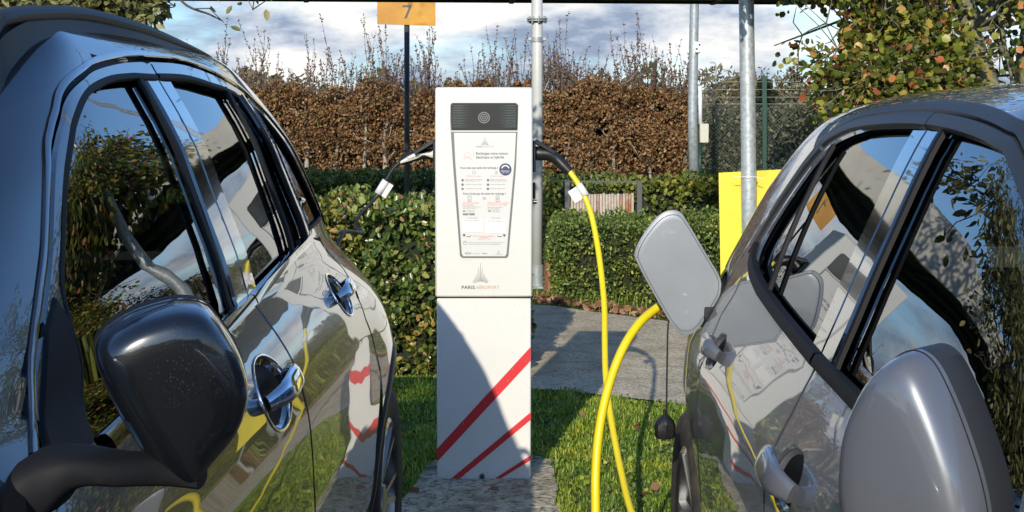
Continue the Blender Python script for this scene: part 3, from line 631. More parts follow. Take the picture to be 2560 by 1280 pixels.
# folded mirror of the black car
ol = [px(*p, 1.40) for p in [(440, 752), (505, 768), (560, 835), (598, 920), (606, 1000), (575, 1085), (505, 1165), (442, 1226), (372, 1172), (300, 1068), (243, 950), (220, 872), (238, 826), (300, 785), (370, 762)]]
def mirror_arm(car, C2, secs):
    """secs: (x, y, z, half depth, half height)"""
    for q in (0, 1):
        P_ = catmull([(p[0] if q == 0 else C2-p[0],)+tuple(p[1:]) for p in secs], 6); m_ = 18; V = []
        for p in P_:
            for k in range(m_):
                a = 2*math.pi*k/m_; ca, sa = math.cos(a), math.sin(a); V.append((p[0], p[1]+p[3]*math.copysign(abs(ca)**.6, ca), p[2]+p[4]*math.copysign(abs(sa)**.6, sa)))
        n_ = len(P_); b_ = MB(); b_.add(V, [(i*m_+k, i*m_+(k+1) % m_, (i+1)*m_+(k+1) % m_, (i+1)*m_+k) for i in range(n_-1) for k in range(m_)]+[tuple(range(m_)), tuple((n_-1)*m_+k for k in range(m_))])
        b_.build('mirror_arm', M['matte_black'], car, autos=True)
mirror_arm(car, -2*1.285, [(-.500, 1.36, .99, .075, .060), (-.482, 1.355, 1.010, .062, .050), (-.462, 1.35, 1.032, .046, .032), (-.436, 1.35, 1.046, .036, .017), (-.400, 1.365, 1.040, .032, .0135), (-.365, 1.395, 1.033, .030, .014), (-.335, 1.405, 1.022, .022, .010)])
mirror_shell(car, ol, 1.42, .080, M['black_paint'], M['matte_black'], k=.35, squeeze=.90, sgn=-1, tilt=(0, -.22), back=.025)
mirror_shell(car, [(-2*1.285-p[0], p[1]) for p in ol], 1.42, .080, M['black_paint'], M['matte_black'], k=.35, squeeze=.90, sgn=1, tilt=(0, -.22), back=.025)

# ---- gray car
GB = Body(1, 1.246, [(.2, .42), (.35, .39), (.5, .37), (.7, .365), (.8, .367), (.828, .370), (.845, .378), (.9, .407), (.95, .432), (.978, .448), (1.007, .458), (1.06, .482), (1.143, .518), (1.233, .56), (1.285, .584), (1.34, .612), (1.369, .63), (1.39, .645), (1.408, .675), (1.428, .72), (1.442, .79), (1.452, .89), (1.460, 1.03), (1.466, 1.246)],
          [(.2, 0), (.3, -.2), (.75, -.16), (.8, -.05), (.9, .4), (.98, .7), (1.35, 1.6), (1.466, 1.95)],
          [(.2, 4.0), (.3, 4.15), (.9, 4.25), (1.0, 4.22), (1.2, 4.08), (1.35, 3.9), (1.466, 3.5)], 1.95,
          [(.3, 6), (.9, 5), (1.0, 5), (1.2, 4.8), (1.35, 4.2), (1.44, 3.4)], [(3.52, .70, .34, .2, .022), (.85, .70, .34, .2, .02)])
ggr = [(1.17, .93), (1.30, 1.05), (1.45, 1.165), (1.60, 1.26), (1.79, 1.345), (1.86, 1.361), (1.97, 1.374), (2.13, 1.385), (2.33, 1.391), (2.57, 1.389), (2.80, 1.379), (2.95, 1.355), (3.02, 1.325), (3.10, 1.27), (3.17, 1.20), (3.22, 1.14), (3.24, 1.085), (3.20, 1.052), (3.05, 1.036)]
ggs = [tuple(p) for p in catmull(ggr, 4)]
beltg = [(1.25, .955), (1.85, .970), (2.25, .982), (2.62, .995), (2.90, 1.012), (3.05, 1.030)]
side_g = [(.1, .24), (3.9, .24), (3.95, .86), (3.8, .98), (3.30, 1.03), (3.27, 1.10)]+[p for p in ggs[::-1] if p[1] > 1.10 or p[0] < 3.0]+[(1.0, .92), (.3, .86), (.1, .75)]
def p_ok(q): return q[0] > 2.27 and q[1] > 1.085
car2 = empty('parked_car', (1.246, 1.95, 0), 'metallic gray car with open charging flap, right of the charger', 'car')
gfh = [(1.33, .975), (2.242, 1.0)]+[(2.242, 1.3725)]+[tuple(p) for p in catmull([(1.36, 1.03), (1.50, 1.15), (1.65, 1.255), (1.77, 1.325), (1.80, 1.335), (1.86, 1.345), (1.94, 1.355), (2.05, 1.364), (2.17, 1.368)], 4)][::-1]
gqtop = [(2.258, 1.374), (2.40, 1.373), (2.55, 1.369), (2.70, 1.359), (2.82, 1.345), (2.90, 1.328), (2.98, 1.285), (3.05, 1.225), (3.10, 1.17), (3.14, 1.11), (3.13, 1.075), (3.07, 1.055), (2.90, 1.036)]
grh = [(2.258, 1.0), (2.55, 1.014), (2.78, 1.028)]+[tuple(p) for p in catmull(gqtop, 4)][::-1]
car_shell(GB, car2, M['gray_paint'], side_g, [gfh, grh], [(3.52, .33, .392), (.85, .33, .392)], (2.2, 3.0, lambda k: .98 if k == 0 else 1.0, 1.37))
for side in (0, 1):
    C_ = GB.C
    a1 = arch(.85, .33, .39, 30, 0, 180)
    panel(GB, 'front_fender', [p for p in a1 if p[0] < 1.155]+[(.46, .27), (.12, .27), (.12, .74), (.32, .83), (1.0, .89), (1.158, .905)], M['gray_paint'], car2, side)
    d = empty('front_door', Vector((GB.sgn*(C_-.88 if side == 0 else C_+.88), 1.7, .8))-world_of(car2)); d.parent = car2
    fd = [(1.235, .27), (1.235, .40)]+[p for p in a1 if p[0] > 1.163 and p[1] > .45]+[(1.17, .92)]+[(p[0]+.004, p[1]-.006) for p in ggs if p[0] < 2.235]+[(2.247, 1.38), (2.247, 1.376)]+gfh[3:]+[(1.33, .975), (2.247, 1.0002), (2.247, .27)]
    panel(GB, 'door_skin', fd, M['gray_paint'], d, side, holes=[cuph(2.115, .838, .045)], edge=.0035)
    panel(GB, 'door_window', gfh, M['glass'], d, side, off=-.016, drop=0, grid=.05)
    panel(GB, 'pillar_cover', [(2.172, 1.0), (2.248, 1.002), (2.248, 1.366), (2.182, 1.365)], M['piano'], d, side, off=-.001, edge=.004)
    ribbon(GB, 'window_seal', [(2.140, .997), (2.160, 1.366)], .024, M['rubber'], d, side, off=-.006, high=.008)
    ribbon(GB, 'window_frame', [(p[0], p[1]-.011) for p in ggs if 1.2 < p[0] < 2.23]+[(2.248, 1.378)], .023, M['trim_gray'], d, side, off=.0, high=.008)
    ribbon(GB, 'belt_moulding', [(1.28, .966), (1.85, .982), (2.246, .992)], .026, M['matte_black'], d, side, off=.001, high=.010)
    handle(GB, d, 2.115, .838, side, M['gray_paint'], M['gray_paint'], ln=.180, cup=.045, proud=.028, rad=.017, tilt=.05)
    ribbon(GB, 'pillar_gap', [(2.250, 1.0), (2.250, 1.37)], .014, M['rubber'], car2, side, off=-.010, high=.001)
    # rear door
    rgl = [(3.10, .27), (3.145, .50), (3.175, .67), (3.175, .80), (3.15, .845), (3.22, .885), (3.255, .93), (3.235, 1.0), (3.21, 1.05)]
    d = empty('rear_door', Vector((GB.sgn*(C_-.88 if side == 0 else C_+.88), 2.7, .8))-world_of(car2)); d.parent = car2
    rd = [(2.253, .27), (2.253, 1.0)]+grh[1:-1]+[(2.253, 1.3755), (2.253, 1.383)]+[(p[0], p[1]-.004) for p in ggs if 2.26 < p[0] < 2.9 and p[1] > 1.2]+[p for p in ggs if p[0] > 2.9 and p[1] > 1.06]+[(3.215, 1.05), (3.20, 1.0), (3.23, .93), (3.20, .888), (3.145, .855), (3.165, .80), (3.165, .67), (3.135, .50), (3.13, .40), (3.12, .27)]
    panel(GB, 'door_skin', rd, M['gray_paint'], d, side, holes=[cuph(3.075, .872, .038)], edge=.0035)
    panel(GB, 'door_window', grh, M['glass'], d, side, off=-.016, drop=0, grid=.05)
    panel(GB, 'pillar_cover', [(2.252, 1.0), (2.328, 1.004), (2.333, 1.366), (2.252, 1.367)], M['piano'], d, side, off=-.001, edge=.004)
    ribbon(GB, 'window_divider', [(2.855, 1.032), (2.885, 1.10), (2.905, 1.20), (2.905, 1.29), (2.90, 1.33)], .020, M['rubber'], d, side, off=-.008, high=.010)
    ribbon(GB, 'window_frame', [(p[0]-(.012 if p[1] < 1.34 and p[0] > 2.9 else 0), p[1]-.011) for p in [(2.252, 1.389)]+[q for q in ggs if p_ok(q)]], .024, M['trim_gray'], d, side, off=.0, high=.008)
    ribbon(GB, 'belt_moulding', [(2.254, .992), (2.62, 1.010), (2.90, 1.026), (3.06, 1.042), (3.16, 1.062), (3.205, 1.09)], .026, M['matte_black'], d, side, off=.001, high=.011)
    handle(GB, d, 3.075, .872, side, M['gray_paint'], M['gray_paint'], ln=.150, cup=.038, proud=.026, rad=.015, tilt=.05)
    qa = arch(3.52, .33, .39, 40, 0, 180)
    port = [(3.40, .885), (3.47, .87), (3.56, .89), (3.585, .94), (3.57, .985), (3.49, 1.0), (3.41, .985), (3.385, .93)]
    port = [tuple(p) for p in catmull(port, 4, True)]
    qf = [(3.90, .27), (3.92, .84), (3.78, .97), (3.45, 1.04), (3.26, 1.08), (3.225, 1.05), (3.212, 1.0), (3.24, .93), (3.21, .882), (3.157, .852), (3.178, .80), (3.178, .67), (3.16, .52)]+[p for p in qa[::-1] if p[1] > .50 or p[0] > 3.6]
    panel(GB, 'rear_fender', qf, M['gray_paint'], car2, side, holes=[port] if side == 0 else [])
    # the pillar behind the rear door
    dp = [(3.262, 1.085)]+[(p[0]+.008, p[1]+.004) for p in ggs[::-1] if p[1] > 1.10 and p[0] > 3.0]+[(3.02, 1.36), (3.2, 1.345), (3.40, 1.28), (3.60, 1.17), (3.74, 1.05), (3.76, .985), (3.45, 1.045)]
    panel(GB, 'rear_pillar', dp, M['gray_paint'], car2, side, off=-.001, edge=.004)
    ribbon(GB, 'roof_moulding', [(p[0], p[1]+.0105) for p in ggs if p[1] > 1.15], .019, M['trim_gray'], car2, side, off=.001, high=.005)
    ribbon(GB, 'sill', [(1.25, .262), (3.1, .262)], .06, M['gray_paint'], car2, side, off=.002, high=.014)
    panel(GB, 'tail_light', [(3.94, .80), (4.08, .80), (4.06, .93), (3.90, .93)], bpy.data.materials['tail_red'], car2, side, off=.006)
    for yy in (3.52, .85): wheel(car2, GB.sgn*(GB.C+(-.872 if side == 0 else .872)), yy, .325, GB.sgn*(-1 if side == 0 else 1), (5, True), M['alu_dark'])
for sx in (-.36, .36): seat(car2, 1.246+sx, 1.6)
seat(car2, 1.246, 2.5, True)
b = MB(); b.box(.62, 1.87, .9, 1.25, .58, .90, .06); b.build('dashboard', M['interior'], car2, autos=True)
b = MB(); b.box(.62, 1.87, 3.1, 3.7, .5, .95, .06); b.build('parcel_shelf', M['interior'], car2, autos=True)
b = MB(); b.tube([(.89+.17*math.cos(a), 1.33+.05*math.sin(a), .86+.17*math.sin(a)) for a in np.linspace(0, 6.283, 25)], .014, 8); b.tube([(.72, 1.33, .86), (1.06, 1.33, .86)], .016, 8); b.build('steering_wheel', M['interior'], car2, autos=True)
# charging port recess with its socket
pt = empty('charging_port', Vector((.44, 3.48, .935))-world_of(car2)); pt.parent = car2
n = len(port); V = []; F = []
for s_, o_ in [(1.02, .0015), (1.0, .002), (.99, -.02), (.95, -.055), (.02, -.056)]:
    c_ = np.mean(port, 0); q = c_+(np.array(port)-c_)*s_; Q, _ = GB.P(q[:, 0], q[:, 1], 0, o_*np.ones(n)); V += list(Q)
for k in range(4):
    for i in range(n): F.append((k*n+i, k*n+(i+1) % n, (k+1)*n+(i+1) % n, (k+1)*n+i))
b = MB(); b.add(V, F); b.build('port_recess', M['plug_black'], pt, autos=True)
# flap, swung open across the flank
fo = [px(*p, 3.40) for p in [(1655, 534), (1696, 528), (1722, 560), (1762, 628), (1799, 692), (1803, 722), (1796, 748), (1768, 792), (1741, 829), (1716, 838), (1690, 826), (1649, 761), (1597, 665), (1588, 630), (1612, 582)]]
P_ = np.array(catmull(fo, 5, True)); n = len(P_); c_ = P_.mean(0)
V = []; F = []
def fy(p): return 3.40+.30*(p[0]-.43)*-.10+.04*((p[0]-c_[0])**2+(p[1]-c_[1])**2)*6
for s_, dy in [(.30, -.0012), (.6, -.0011), (.85, -.001), (.985, -.0008), (1.0, .0005), (1.0, .0035), (.985, .0048), (.85, .005), (.5, .005)]:
    q = c_+(P_-c_)*s_
    for p in q: V.append((p[0], fy(p)+dy, p[1]))
for k in range(8):
    for i in range(n): F.append((k*n+i, k*n+(i+1) % n, (k+1)*n+(i+1) % n, (k+1)*n+i))
F.append(tuple(range(n))); F.append(tuple(8*n+i for i in range(n)))
b = MB(); b.add(V, F); b.build('charging_flap', M['flap_paint'], pt, autos=True)
b = MB(); b.box(.405, .45, 3.40, 3.425, .885, .93, .006); b.tube(catmull([(.395, 3.412, .90), (.42, 3.42, .905), (.44, 3.45, .92)], 5), .008, 8); b.build('flap_hinge', M['plug_black'], pt, autos=True)
b = MB(); sq_ = [(p[0], fy(p)-.0012, p[1]) for p in c_+(P_-c_)*.93]; b.tube(sq_+[sq_[0]], .0011, 5, cap=False); b.build('flap_seam', mat('flap_line', (.12, .13, .14), rough=.5), pt, smooth=True)
b = MB(); tp = [(.385, 3.46, .90), (.345, 3.455, .905), (.327, 3.45, .885), (.3235, 3.45, .80), (.3215, 3.45, .66)]
b.tube(catmull(tp, 6), .0022, 8); b.build('cap_tether', M['black_cable'], pt, autos=True)
b = MB(); prof = [(.004, .665), (.005, .655), (.012, .648), (.021, .640), (.024, .630), (.0255, .617), (.024, .616), (.0245, .604), (.022, .597), (.016, .596), (.015, .600), (.003, .600)]
V = []; F = []
for rr, z in prof:
    for k in range(24):
        a = 2*math.pi*k/24; r2 = rr*(1+.06*math.cos(8*a)); V.append((.318+r2*math.cos(a), 3.45+r2*math.sin(a), z))
for i in range(len(prof)-1):
    for k in range(24): F.append((i*24+k, i*24+(k+1) % 24, (i+1)*24+(k+1) % 24, (i+1)*24+k))
b.add(V, F); b.build('port_cap', M['plug_black'], pt, autos=True)
# mirror of the gray car
olg = [px(*p, 1.30) for p in [(2352, 886), (2400, 912), (2446, 985), (2490, 1080), (2530, 1190), (2548, 1290), (2530, 1390), (2470, 1450), (2370, 1480), (2260, 1470), (2185, 1410), (2152, 1300), (2150, 1200), (2163, 1110), (2192, 1035), (2240, 955), (2300, 902)]]
mirror_shell(car2, olg, 1.33, .052, M['gray_paint'], M['trim_gray'], k=.95, squeeze=.70, sgn=1, back=.046)
mirror_shell(car2, [(2*1.246-p[0], p[1]) for p in olg], 1.33, .052, M['gray_paint'], M['trim_gray'], k=.95, squeeze=.70, sgn=-1, back=.046)
mirror_arm(car2, 2*1.246, [(.45, 1.29, .86, .06, .03), (.42, 1.30, .885, .05, .02), (.38, 1.31, .905, .04, .018)])

# ================================================================== the place
def leaves(name, C, D, size, m, parent=None, wid=.62, bend=.12, label=None, jitter=.35):
    """C centres, D pointing directions; every leaf is two folded quads and its own island"""
    n = len(C); C = np.asarray(C, float); D = np.asarray(D, float); D = D/(np.linalg.norm(D, axis=1)[:, None]+1e-9)
    sz = size*(1+jitter*(rng.random(n)*2-1)); r_ = rng.normal(size=(n, 3)); sd = np.cross(D, r_); sd /= np.linalg.norm(sd, axis=1)[:, None]+1e-9
    up = np.cross(sd, D)
    tpl = [(0, 0, 0), (.30, .5, 1), (.72, .46, 1), (1, 0, .2), (.72, -.46, 1), (.30, -.5, 1)]
    V = np.zeros((n, 6, 3))
    for k, (a, b_, c_) in enumerate(tpl):
        V[:, k] = C+D*((a-.5)*sz)[:, None]+sd*(b_*wid*sz)[:, None]+up*(c_*bend*sz)[:, None]
    V = V.reshape(-1, 3); base = np.arange(n)*6
    F = np.stack([base, base+1, base+2, base+3, base, base+3, base+4, base+5], 1).reshape(-1, 4)
    me = bpy.data.meshes.new(name); off = np.array(world_of(parent)) if parent else 0
    me.vertices.add(len(V)); me.vertices.foreach_set('co', (V-off).astype(np.float32).ravel())
    me.loops.add(F.size); me.loops.foreach_set('vertex_index', F.astype(np.int32).ravel())
    me.polygons.add(len(F)); me.polygons.foreach_set('loop_start', np.arange(0, F.size, 4, dtype=np.int32)); me.polygons.foreach_set('loop_total', np.full(len(F), 4, np.int32))
    me.materials.append(m); me.update(calc_edges=True); me.validate()
    o = bpy.data.objects.new(name, me); COL.objects.link(o)
    if parent: o.parent = parent
    return o
def rdir(n, up=0.):
    d = rng.normal(size=(n, 3)); d[:, 2] += up; return d/np.linalg.norm(d, axis=1)[:, None]
def vnoise(P, f, seed=0):
    """cheap smooth noise, -1..1"""
    P = np.asarray(P, float); v = 0
    r_ = np.random.default_rng(seed)
    for k in range(7):
        d = r_.normal(size=P.shape[1])*f*(1+.5*k/3); v = v+np.sin(P@d+r_.random()*6.28)
    return v/3.2
def grid_mesh(name, x0, x1, y0, y1, nx, ny, fz, m, kind='structure'):
    gx, gy = np.meshgrid(np.linspace(x0, x1, nx), np.linspace(y0, y1, ny)); z = fz(gx, gy)
    V = np.stack([gx, gy, z], -1).reshape(-1, 3); i, j = np.meshgrid(np.arange(ny-1), np.arange(nx-1), indexing='ij')
    F = np.stack([i*nx+j, i*nx+j+1, (i+1)*nx+j+1, (i+1)*nx+j], -1).reshape(-1, 4)
    o = mesh(name, V, F, m); o['kind'] = kind; return o
# ------------------------------------------------------------------ ground
def groundmat(name, c1, c2, c3, scale, bump=.5, bs=60, rough=.9, dots=None):
    m = bpy.data.materials.new(name); m.use_nodes = True; t = m.node_tree; b = t.nodes['Principled BSDF']; b.inputs['Roughness'].default_value = rough
    b.inputs['Specular IOR Level'].default_value = .25
    tcn = t.nodes.new('ShaderNodeTexCoord'); n = t.nodes.new('ShaderNodeTexNoise'); n.inputs['Scale'].default_value = scale; n.inputs['Detail'].default_value = 12; n.inputs['Roughness'].default_value = .7
    r = t.nodes.new('ShaderNodeValToRGB'); el = r.color_ramp.elements; el[0].position = .33; el[0].color = (*c1, 1); el[1].position = .68; el[1].color = (*c3, 1); e_ = el.new(.5); e_.color = (*c2, 1)
    t.links.new(tcn.outputs['Object'], n.inputs['Vector']); t.links.new(n.outputs['Fac'], r.inputs[0])
    src = r.outputs[0]
    if dots:
        v = t.nodes.new('ShaderNodeTexNoise'); v.inputs['Scale'].default_value = dots[0]; v.inputs['Detail'].default_value = 4; v.inputs['Roughness'].default_value = .8
        mr_ = t.nodes.new('ShaderNodeMapRange'); mr_.inputs['From Min'].default_value = .5; mr_.inputs['From Max'].default_value = .62
        mx_ = t.nodes.new('ShaderNodeMix'); mx_.data_type = 'RGBA'; mx_.inputs[7].default_value = (*dots[1], 1)
        t.links.new(tcn.outputs['Object'], v.inputs['Vector']); t.links.new(v.outputs['Fac'], mr_.inputs['Value']); t.links.new(mr_.outputs[0], mx_.inputs[0]); t.links.new(src, mx_.inputs[6]); src = mx_.outputs[2]
    t.links.new(src, b.inputs['Base Color'])
    nb = t.nodes.new('ShaderNodeTexNoise'); nb.inputs['Scale'].default_value = bs; nb.inputs['Detail'].default_value = 8; bp = t.nodes.new('ShaderNodeBump'); bp.inputs['Strength'].default_value = bump; bp.inputs['Distance'].default_value = .02
    t.links.new(tcn.outputs['Object'], nb.inputs['Vector']); t.links.new(nb.outputs['Fac'], bp.inputs['Height']); t.links.new(bp.outputs[0], b.inputs['Normal'])
    return m
M['soil'] = groundmat('soil', (.045, .06, .016), (.075, .10, .022), (.11, .13, .03), 3, bs=30)
M['asphalt'] = groundmat('asphalt', (.035, .035, .036), (.05, .05, .05), (.075, .073, .07), 4, bs=120, dots=(240, (.11, .105, .1)))
M['concrete'] = groundmat('concrete', (.35, .28, .185), (.56, .475, .345), (.68, .59, .45), 4, bump=.9, bs=45, dots=(60, (.20, .185, .145)))
M['pad'] = groundmat('pad', (.17, .14, .09), (.43, .37, .26), (.62, .55, .42), 7, bump=.8, bs=40, dots=(38, (.07, .075, .045)))
grid_mesh('ground', -400, 400, -60, 900, 40, 40, lambda x, y: 0*x-.012, M['soil'])
grid_mesh('parking_road', -14, 14, -14, 4.66, 20, 20, lambda x, y: 0*x+.0, M['asphalt'])
mesh('lawn', [(-14, 4.66, .001), (14, 4.66, .001), (14, 15.5, .001), (-14, 15.5, .001)], [(0, 1, 2, 3)], M['soil'], smooth=False)['kind'] = 'structure'
b = MB(); b.box(-14, 14, 4.55, 4.67, -.02, .05, .012); o = b.build('kerb', M['concrete'], autos=True); o['kind'] = 'structure'
# path: runs across behind the charger and drifts towards the lane on the right
xs = np.linspace(-8, 9, 70)
yn = 7.15-.62*(xs-0)*.9+.03*np.sin(xs*5)+.02*np.sin(xs*13+1); yn = np.where(xs < 0, 7.15-.25*xs*.2, yn); yn = np.where(xs < -.36, 7.46, yn)
yf = 10.42-.95*np.clip(xs, 0, 9)+.03*np.sin(xs*4+2)+.02*np.sin(xs*11)
yn = np.clip(yn, 4.9, 9); yf = np.maximum(yf, yn+2.2); yf = np.where(xs < -.36, 7.50, yf)
V = [(x, y, .010) for x, y in zip(xs, yn)]+[(x, y, .010) for x, y in zip(xs, yf)]
mesh('path', V, [(i, i+1, 70+i+1, 70+i) for i in range(69)], M['concrete'], smooth=False)['kind'] = 'structure'
def path_at(x): return np.interp(x, xs, yn), np.interp(x, xs, yf)
# pad under the charger
pe = [(-.455, 4.80), (-.46, 5.15), (-.43, 5.45), (-.39, 5.62), (-.2, 5.70), (.02, 5.66), (.06, 5.52), (.075, 5.25), (.068, 4.98), (.05, 4.75)]
pe = [tuple(p+rng.normal(size=2)*.006) for p in catmull(pe, 4, True)]
V = [(x, y, .02) for x, y in pe]+[(x, y, -.03) for x, y in pe]; n = len(pe)
mesh('concrete_pad', V, [tuple(range(n))]+[(i, (i+1) % n, n+(i+1) % n, n+i) for i in range(n)], M['pad'], smooth=False)['kind'] = 'structure'
# grass
def grass(name, n, x0, x1, y0, y1, hmin, hmax, keep):
    P = np.stack([rng.uniform(x0, x1, n), rng.uniform(y0, y1, n)], 1); P = P[keep(P)]
    cl = vnoise(P, 5.5, 3); P = P[rng.random(len(P)) < .75+.35*cl]; n = len(P); cl = vnoise(P, 5.5, 3)
    h = rng.uniform(hmin, hmax, n)*(1+.45*cl); a = rng.uniform(0, 6.28, n); ln = rng.uniform(.1, .95, n)*h; wd = rng.uniform(.0018, .0036, n)
    dx, dy = np.cos(a), np.sin(a); V = np.zeros((n, 5, 3))
    V[:, 0] = np.stack([P[:, 0]-dy*wd, P[:, 1]+dx*wd, 0*h], 1); V[:, 1] = np.stack([P[:, 0]+dy*wd, P[:, 1]-dx*wd, 0*h], 1)
    V[:, 2] = np.stack([P[:, 0]+dx*ln*.4+dy*wd*.8, P[:, 1]+dy*ln*.4-dx*wd*.8, h*.65], 1); V[:, 3] = np.stack([P[:, 0]+dx*ln*.4-dy*wd*.8, P[:, 1]+dy*ln*.4+dx*wd*.8, h*.65], 1)
    V[:, 4] = np.stack([P[:, 0]+dx*ln, P[:, 1]+dy*ln, h*rng.uniform(.75, 1.0, n)], 1)
    base = np.arange(n)*5
    Fq = np.stack([base, base+1, base+2, base+3], 1); Ft = np.stack([base+3, base+2, base+4], 1)
    me = bpy.data.meshes.new(name); me.vertices.add(5*n); me.vertices.foreach_set('co', V.astype(np.float32).ravel())
    lv = np.concatenate([Fq.ravel(), Ft.ravel()]).astype(np.int32); me.loops.add(len(lv)); me.loops.foreach_set('vertex_index', lv)
    me.polygons.add(2*n); me.polygons.foreach_set('loop_start', np.concatenate([np.arange(n)*4, 4*n+np.arange(n)*3]).astype(np.int32)); me.polygons.foreach_set('loop_total', np.concatenate([np.full(n, 4), np.full(n, 3)]).astype(np.int32))
    me.materials.append(M['grass']); me.update(calc_edges=True); me.validate()
    o = bpy.data.objects.new(name, me); COL.objects.link(o); return tag(o, kind='stuff')
def k_near(P):
    f, g = path_at(P[:, 0]); ok = (P[:, 1] < f-.01+.05*vnoise(P, 9, 5)) | (P[:, 1] > g+.1)
    pad = inpoly(P, [(x*1.0, y) for x, y in pe]); return ok & ~(pad & (rng.random(len(P)) < .985))
tag(grass('grass', 130000, -1.5, 1.6, 4.70, 7.6, .012, .038, k_near), 'short green lawn grass around the charger and up to the path', 'grass')
tag(grass('grass', 26000, -6, 6, 4.70, 9.4, .02, .07, lambda P: k_near(P) & ((P[:, 0] < -1.5) | (P[:, 0] > 1.6))), 'lawn grass further out beside the parked cars', 'grass')
# a few clover-like low leaves and fallen leaves
P = np.stack([rng.uniform(-1.2, 1.3, 2600), rng.uniform(4.8, 7.2, 2600)], 1); P = P[k_near(P)]
tag(leaves('clover', np.c_[P, rng.uniform(.008, .03, len(P))], rdir(len(P), .3)*np.array([1, 1, .5]), .016, M['yew'], wid=.9), 'small round clover leaves low in the lawn', 'clover', kind='stuff')
P = np.stack([rng.uniform(-.2, 3.2, 900), rng.uniform(0, 1, 900)], 1); f, g = path_at(P[:, 0]); P[:, 1] = g+.02+rng.beta(1.2, 2.2, 900)*.55
P2 = np.stack([rng.uniform(-.6, 1.2, 16), rng.uniform(5.1, 6.8, 16)], 1); P = np.r_[P, P2]
tag(leaves('leaf_litter', np.c_[P, rng.uniform(.012, .045, len(P))], rdir(len(P))*np.array([1, 1, .35]), .045, M['litter'], wid=.7), 'dead brown leaves along the far edge of the path', 'leaf litter', kind='stuff')
tag(grass('grass', 6000, -.4, 3.4, 8.2, 11.3, .03, .10, lambda P: (P[:, 1] > path_at(P[:, 0])[1]+.05) & (P[:, 1] < path_at(P[:, 0])[1]+.7)), 'rough grass tufts between path and clipped hedge', 'grass')
# ------------------------------------------------------------------ hedges
def hedge(name, x0, x1, y0, y1, z1, nleaf, size, m, core, label, cat='hedge', group=None, bump=.05, skew=0, wid=.6, z0=0.02, faces=(1, 1, 1), rot=0, shoots=None):
    t = empty(name, ((x0+x1)/2, (y0+y1)/2, 0), label, cat, group)
    # clipped surface with bulges; leaves scattered just in and out of it
    Ax, Af, As = (x1-x0)*(y1-y0)*faces[0], (x1-x0)*z1*faces[1], (y1-y0)*z1*faces[2]
    tot = Ax+Af*1.25+As*2; n = nleaf
    k = rng.random(n)*tot; P = np.zeros((n, 3)); N = np.zeros((n, 3))
    u, v = rng.random(n), rng.random(n)
    a = k < Ax; P[a] = np.c_[x0+u[a]*(x1-x0), y0+v[a]*(y1-y0), np.full(a.sum(), z1)]; N[a] = (0, 0, 1)
    q = (k >= Ax) & (k < Ax+Af); P[q] = np.c_[x0+u[q]*(x1-x0), np.full(q.sum(), y0), z0+v[q]*(z1-z0)]; N[q] = (0, -1, 0)
    q = (k >= Ax+Af) & (k < Ax+Af*1.25); P[q] = np.c_[x0+u[q]*(x1-x0), np.full(q.sum(), y1), z0+v[q]*(z1-z0)]; N[q] = (0, 1, 0)
    q = (k >= Ax+Af*1.25); e_ = rng.random(n) < .5
    P[q] = np.c_[np.where(e_[q], x0, x1), y0+u[q]*(y1-y0), z0+v[q]*(z1-z0)]; N[q] = np.c_[np.where(e_[q], -1, 1), np.zeros(q.sum()), np.zeros(q.sum())]
    amp = vnoise(P, 4.5/max(.3, z1), 11)*bump+vnoise(P, 14/max(.3, z1), 12)*bump*.55
    dep = -rng.gamma(1.4, bump*.65, n)+bump*.25
    # holes: gaps in the face where the inside shows
    hole = vnoise(P, 8/max(.3, z1), 13) > .72
    keep = ~(hole & (rng.random(n) < .75) & (N[:, 2] < .5))
    P = P+N*(amp+dep)[:, None]+rng.normal(size=P.shape)*bump*.15; P[:, 2] = np.maximum(P[:, 2], .015)
    P = P[keep]; N = N[keep]
    D = N*.55+rng.normal(size=P.shape)*.75+np.array([0, 0, .25])
    P[:, 1] += skew*(P[:, 0]-(x0+x1)/2)
    leaves('foliage', P, D, size, m, t, wid=wid)
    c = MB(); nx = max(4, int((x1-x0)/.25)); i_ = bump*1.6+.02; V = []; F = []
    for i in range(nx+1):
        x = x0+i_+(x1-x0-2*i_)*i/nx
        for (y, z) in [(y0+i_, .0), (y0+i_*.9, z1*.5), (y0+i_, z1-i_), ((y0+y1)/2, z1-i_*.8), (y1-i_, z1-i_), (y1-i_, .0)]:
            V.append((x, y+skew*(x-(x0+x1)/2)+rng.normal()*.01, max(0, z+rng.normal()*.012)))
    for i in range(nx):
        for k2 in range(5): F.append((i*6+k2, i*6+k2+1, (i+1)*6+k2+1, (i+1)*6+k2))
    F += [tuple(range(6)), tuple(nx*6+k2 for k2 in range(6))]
    c.add(V, F).build('dark_filler', core, t)  # solid dark filler added inside the leaves to block the view through
    return t
hedge('broadleaf_hedge', -3.6, -.15, 7.42, 8.45, .90, 44000, .041, M['laurel'], M['core_green'], 'glossy broad-leaved green hedge directly behind the black car and the charger', bump=.055, wid=.54, skew=.02)
hedge('clipped_hedge', .14, 3.1, 10.15, 11.0, .60, 34000, .028, M['yew'], M['core_green'], 'low clipped box hedge with fine bright leaves, in front of the slatted bin', bump=.05, wid=.5, skew=-.42)
hedge('clipped_hedge', -6.5, -.05, 17.3, 18.7, .69, 16000, .06, M['hedge_far'], M['core_green'], 'dark low hedge in shade under the brown beech hedge, left of the charger', bump=.05)
hedge('clipped_hedge', .10, 5.5, 13.0, 14.1, .80, 22000, .048, M['hedge_far'], M['core_green'], 'sunlit low hedge behind the slatted bin and the yellow panel', bump=.06)
